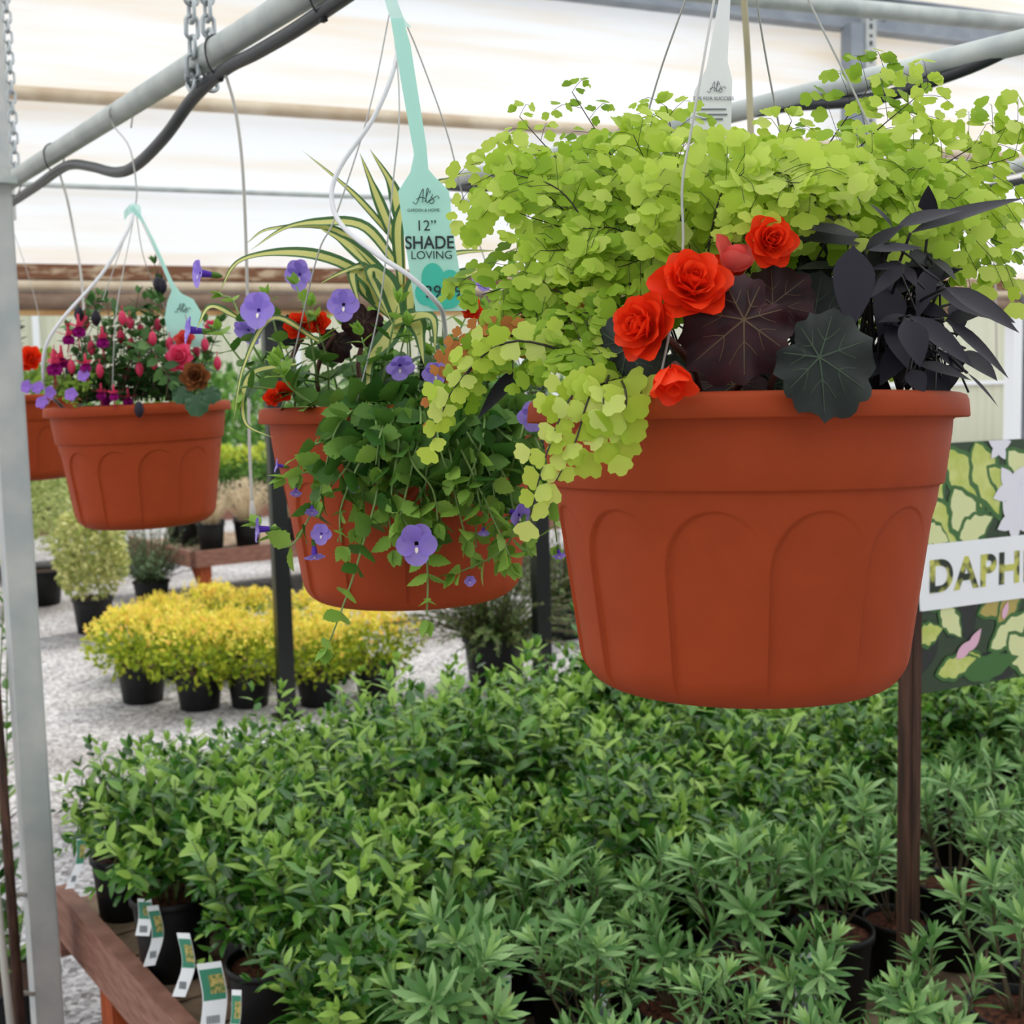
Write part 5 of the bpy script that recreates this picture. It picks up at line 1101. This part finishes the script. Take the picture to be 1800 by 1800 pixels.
# yard benches
yc = G(340, 1077, 0); yb = bench(yc - E1 * 1.45, E1, E2, 1.5, 4.4, .50, 'reddish wooden yard bench with black pots of tan grass', [(1.42, .12), (.2, .12), (1.42, 2.2), (.2, 2.2), (1.42, 4.2), (.2, 4.2)])
def grass(seed, mt='tan', n=160, L0=.36):
    def f(t, ph):
        rn = random.Random(seed); m = MB()
        for k in range(n):
            a = rn.uniform(0, 6.3); el = rn.uniform(.0, .75); d = np.array([math.cos(a) * math.sin(el), math.sin(a) * math.sin(el), math.cos(el)]); b = np.array([math.cos(a), math.sin(a), 0]) * rn.uniform(0, .06) + Z3 * ph * .92; ln = L0 * rn.uniform(.6, 1)
            p = bez([b, b + d * ln * .6, b + d * ln + Z3 * -.12 * ln + d * .06 * ln], 6); sd_ = nrm(np.cross(d, rdir(rn))) * .004; V = []
            for i, q in enumerate(p): V += [q - sd_ * (1 - i / 6), q + sd_ * (1 - i / 6)]
            m.add(V, [[2 * i, 2 * i + 1, 2 * i + 3, 2 * i + 2] for i in range(5)])
            m.put(T_SMALL, p[-1], d, (0, 0, 1), .03)
        m.build('foliage', L[mt], t)
    return f
gr = [potted('tan_grass', far, 'x', 'grass', None, .115, .24, grass(400 + i)) for i in range(2)]
for i, (u, v, lab) in enumerate(((1.3, .24, 'tan grass in a black pot at the corner of the yard bench'), (1.3, .56, 'tan grass in a black pot second from the corner of the yard bench'), (1.05, .34, 'tan grass behind the corner pots of the yard bench'), (1.02, .68, 'tan grass in the second row of the yard bench near the drip tube'), (1.3, .9, 'tan grass on the yard bench just left of the black post'))):
    place(gr[i % 2], yc - E1 * 1.45 + E1 * u + E2 * v + Z3 * (.5 - .041), i * 1.3, 1.0, lab, 'tan grasses on the yard bench')
gn = [potted('green_perennial', far, 'x', 'perennial', None, .11, .2, spiky(500 + i, 'hedge', 26, .34, .9, .06, .05, .03, T_SMALL)) for i in range(2)]
k = 0
for u, v, lab in ((.7, .3, 'green perennial on the left side of the yard bench'), (.4, .3, 'green perennial at the far left of the yard bench'), (1.25, 2.6, 'green perennial on the right part of the yard bench near the second black post'), (1.25, 2.95, 'green perennial at the yard bench right of the second black post'), (1.2, 3.3, 'green perennial further right on the yard bench beside the fern basket')):
    place(gn[k % 2], yc - E1 * 1.45 + E1 * u + E2 * v + Z3 * (.5 - .041), k * 1.1, 1.0, lab, 'green perennials on the yard bench'); k += 1
c2 = yc - E2 * 1.1 - E1 * 4.4
bench(c2, E1, E2, 1.5, 4.6, .55, 'far reddish bench with rows of yellow-green shrubs', [(1.42, .1), (.2, .1), (1.42, 2.2), (1.42, 4.4), (.2, 4.4)])
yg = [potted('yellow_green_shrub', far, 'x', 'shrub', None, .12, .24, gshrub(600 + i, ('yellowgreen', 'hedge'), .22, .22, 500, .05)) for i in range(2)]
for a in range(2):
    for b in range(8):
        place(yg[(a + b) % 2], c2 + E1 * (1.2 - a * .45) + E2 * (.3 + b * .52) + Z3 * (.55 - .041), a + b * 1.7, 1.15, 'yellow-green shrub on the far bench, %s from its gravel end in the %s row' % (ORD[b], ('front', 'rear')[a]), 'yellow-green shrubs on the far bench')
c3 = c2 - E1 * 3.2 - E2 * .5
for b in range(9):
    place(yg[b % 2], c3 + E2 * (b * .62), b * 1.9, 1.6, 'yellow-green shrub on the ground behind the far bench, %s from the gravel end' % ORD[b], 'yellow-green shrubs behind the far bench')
# hedge bushes and trees far behind
def bush(name, base, rx, rz, zc, n, size, mt, label, group=None, cat='bush'):
    t = thing(name, base, label, cat, group); m = MB(); rn = random.Random(int(abs(base[0]) * 1000)); shell(m, (0, 0, zc), rx, rx, rz, n, T_SMALL, size, rn, 0, -.9, .5, .7, .35); m.build('foliage', L[mt], t)
    m = MB(); m.tube([(0, 0, 0), (0, 0, zc)], [.07, .03], 8); m.build('trunk', L['twig'], t)
for i, (x, d, rx, rz, zc, lab) in enumerate(((-190, 19, 1.3, 1.3, 1.1, 'leafy green bush far behind the steel post'), (110, 20, 1.2, 1.15, 1.0, 'leafy green bush far behind the fuchsia basket'), (345, 19, 1.1, 1.3, 1.15, 'leafy green bush far behind the gap right of the fuchsia basket'), (480, 21, 1.2, 1.25, 1.1, 'leafy green bush far behind the black post'), (660, 18.5, 1.2, 1.2, 1.1, 'leafy green bush far behind the violet-flowered basket'), (850, 21, 1.2, 1.1, 1.0, 'leafy green bush far behind the gap of the two big baskets'), (1040, 18.5, 1.3, 1.1, 1.0, 'leafy green bush far behind the fern basket'))):
    p = P(x, 700, d); bush('hedge_bush', (p[0], p[1], 0), rx, rz, zc, 1500, .15, 'hedge', lab, 'green bushes before the far greenhouse')
# far greenhouse
fo = 19.0; t = thing('far_greenhouse', Wp(0, 0, fo), 'pale far greenhouse with ribbed cream panels across the yard', 'greenhouse')
fm = mat('ribbed_panel', (214, 212, 190), .5, 0, (200, 202, 176), 1.2, .3, 0, (14, 14, .3))
m = MB()
for k in range(150):
    s0 = -12 + k * .3; m.add([Wp(s0, 0, fo), Wp(s0 + .15, 0, fo - .03), Wp(s0 + .15, 3.6, fo - .03), Wp(s0, 3.6, fo)], [[0, 1, 2, 3]]); m.add([Wp(s0 + .15, 0, fo - .03), Wp(s0 + .3, 0, fo), Wp(s0 + .3, 3.6, fo), Wp(s0 + .15, 3.6, fo - .03)], [[0, 1, 2, 3]])
m.build('side_panel', fm, t, Wp(0, 0, fo), False)
m = MB(); m.add([Wp(-12, 3.6, fo - .1), Wp(33, 3.6, fo - .1), Wp(33, 5.4, fo + 4), Wp(-12, 5.4, fo + 4)], [[0, 1, 2, 3]]); m.build('roof', M['paper'], t, Wp(0, 0, fo), False)
for s in (-9, -4, 1, 6, 11, 16, 21, 26): m = MB(); wbar(m, s, s + .12, 0, 3.6, fo - .14, fo - .04); m.build('frame_post', M['paper'], t, Wp(0, 0, fo), False)
m = MB(); wbar(m, -12, 33, 1.5, 1.6, fo - .12, fo - .04); m.build('rail', M['paper'], t, Wp(0, 0, fo), False)
for pr in (protos + dprot + [dflow] + gp + gr + gn + yg):
    if id(pr) not in used:
        for ch in list(pr.children): bpy.data.objects.remove(ch)
        bpy.data.objects.remove(pr)
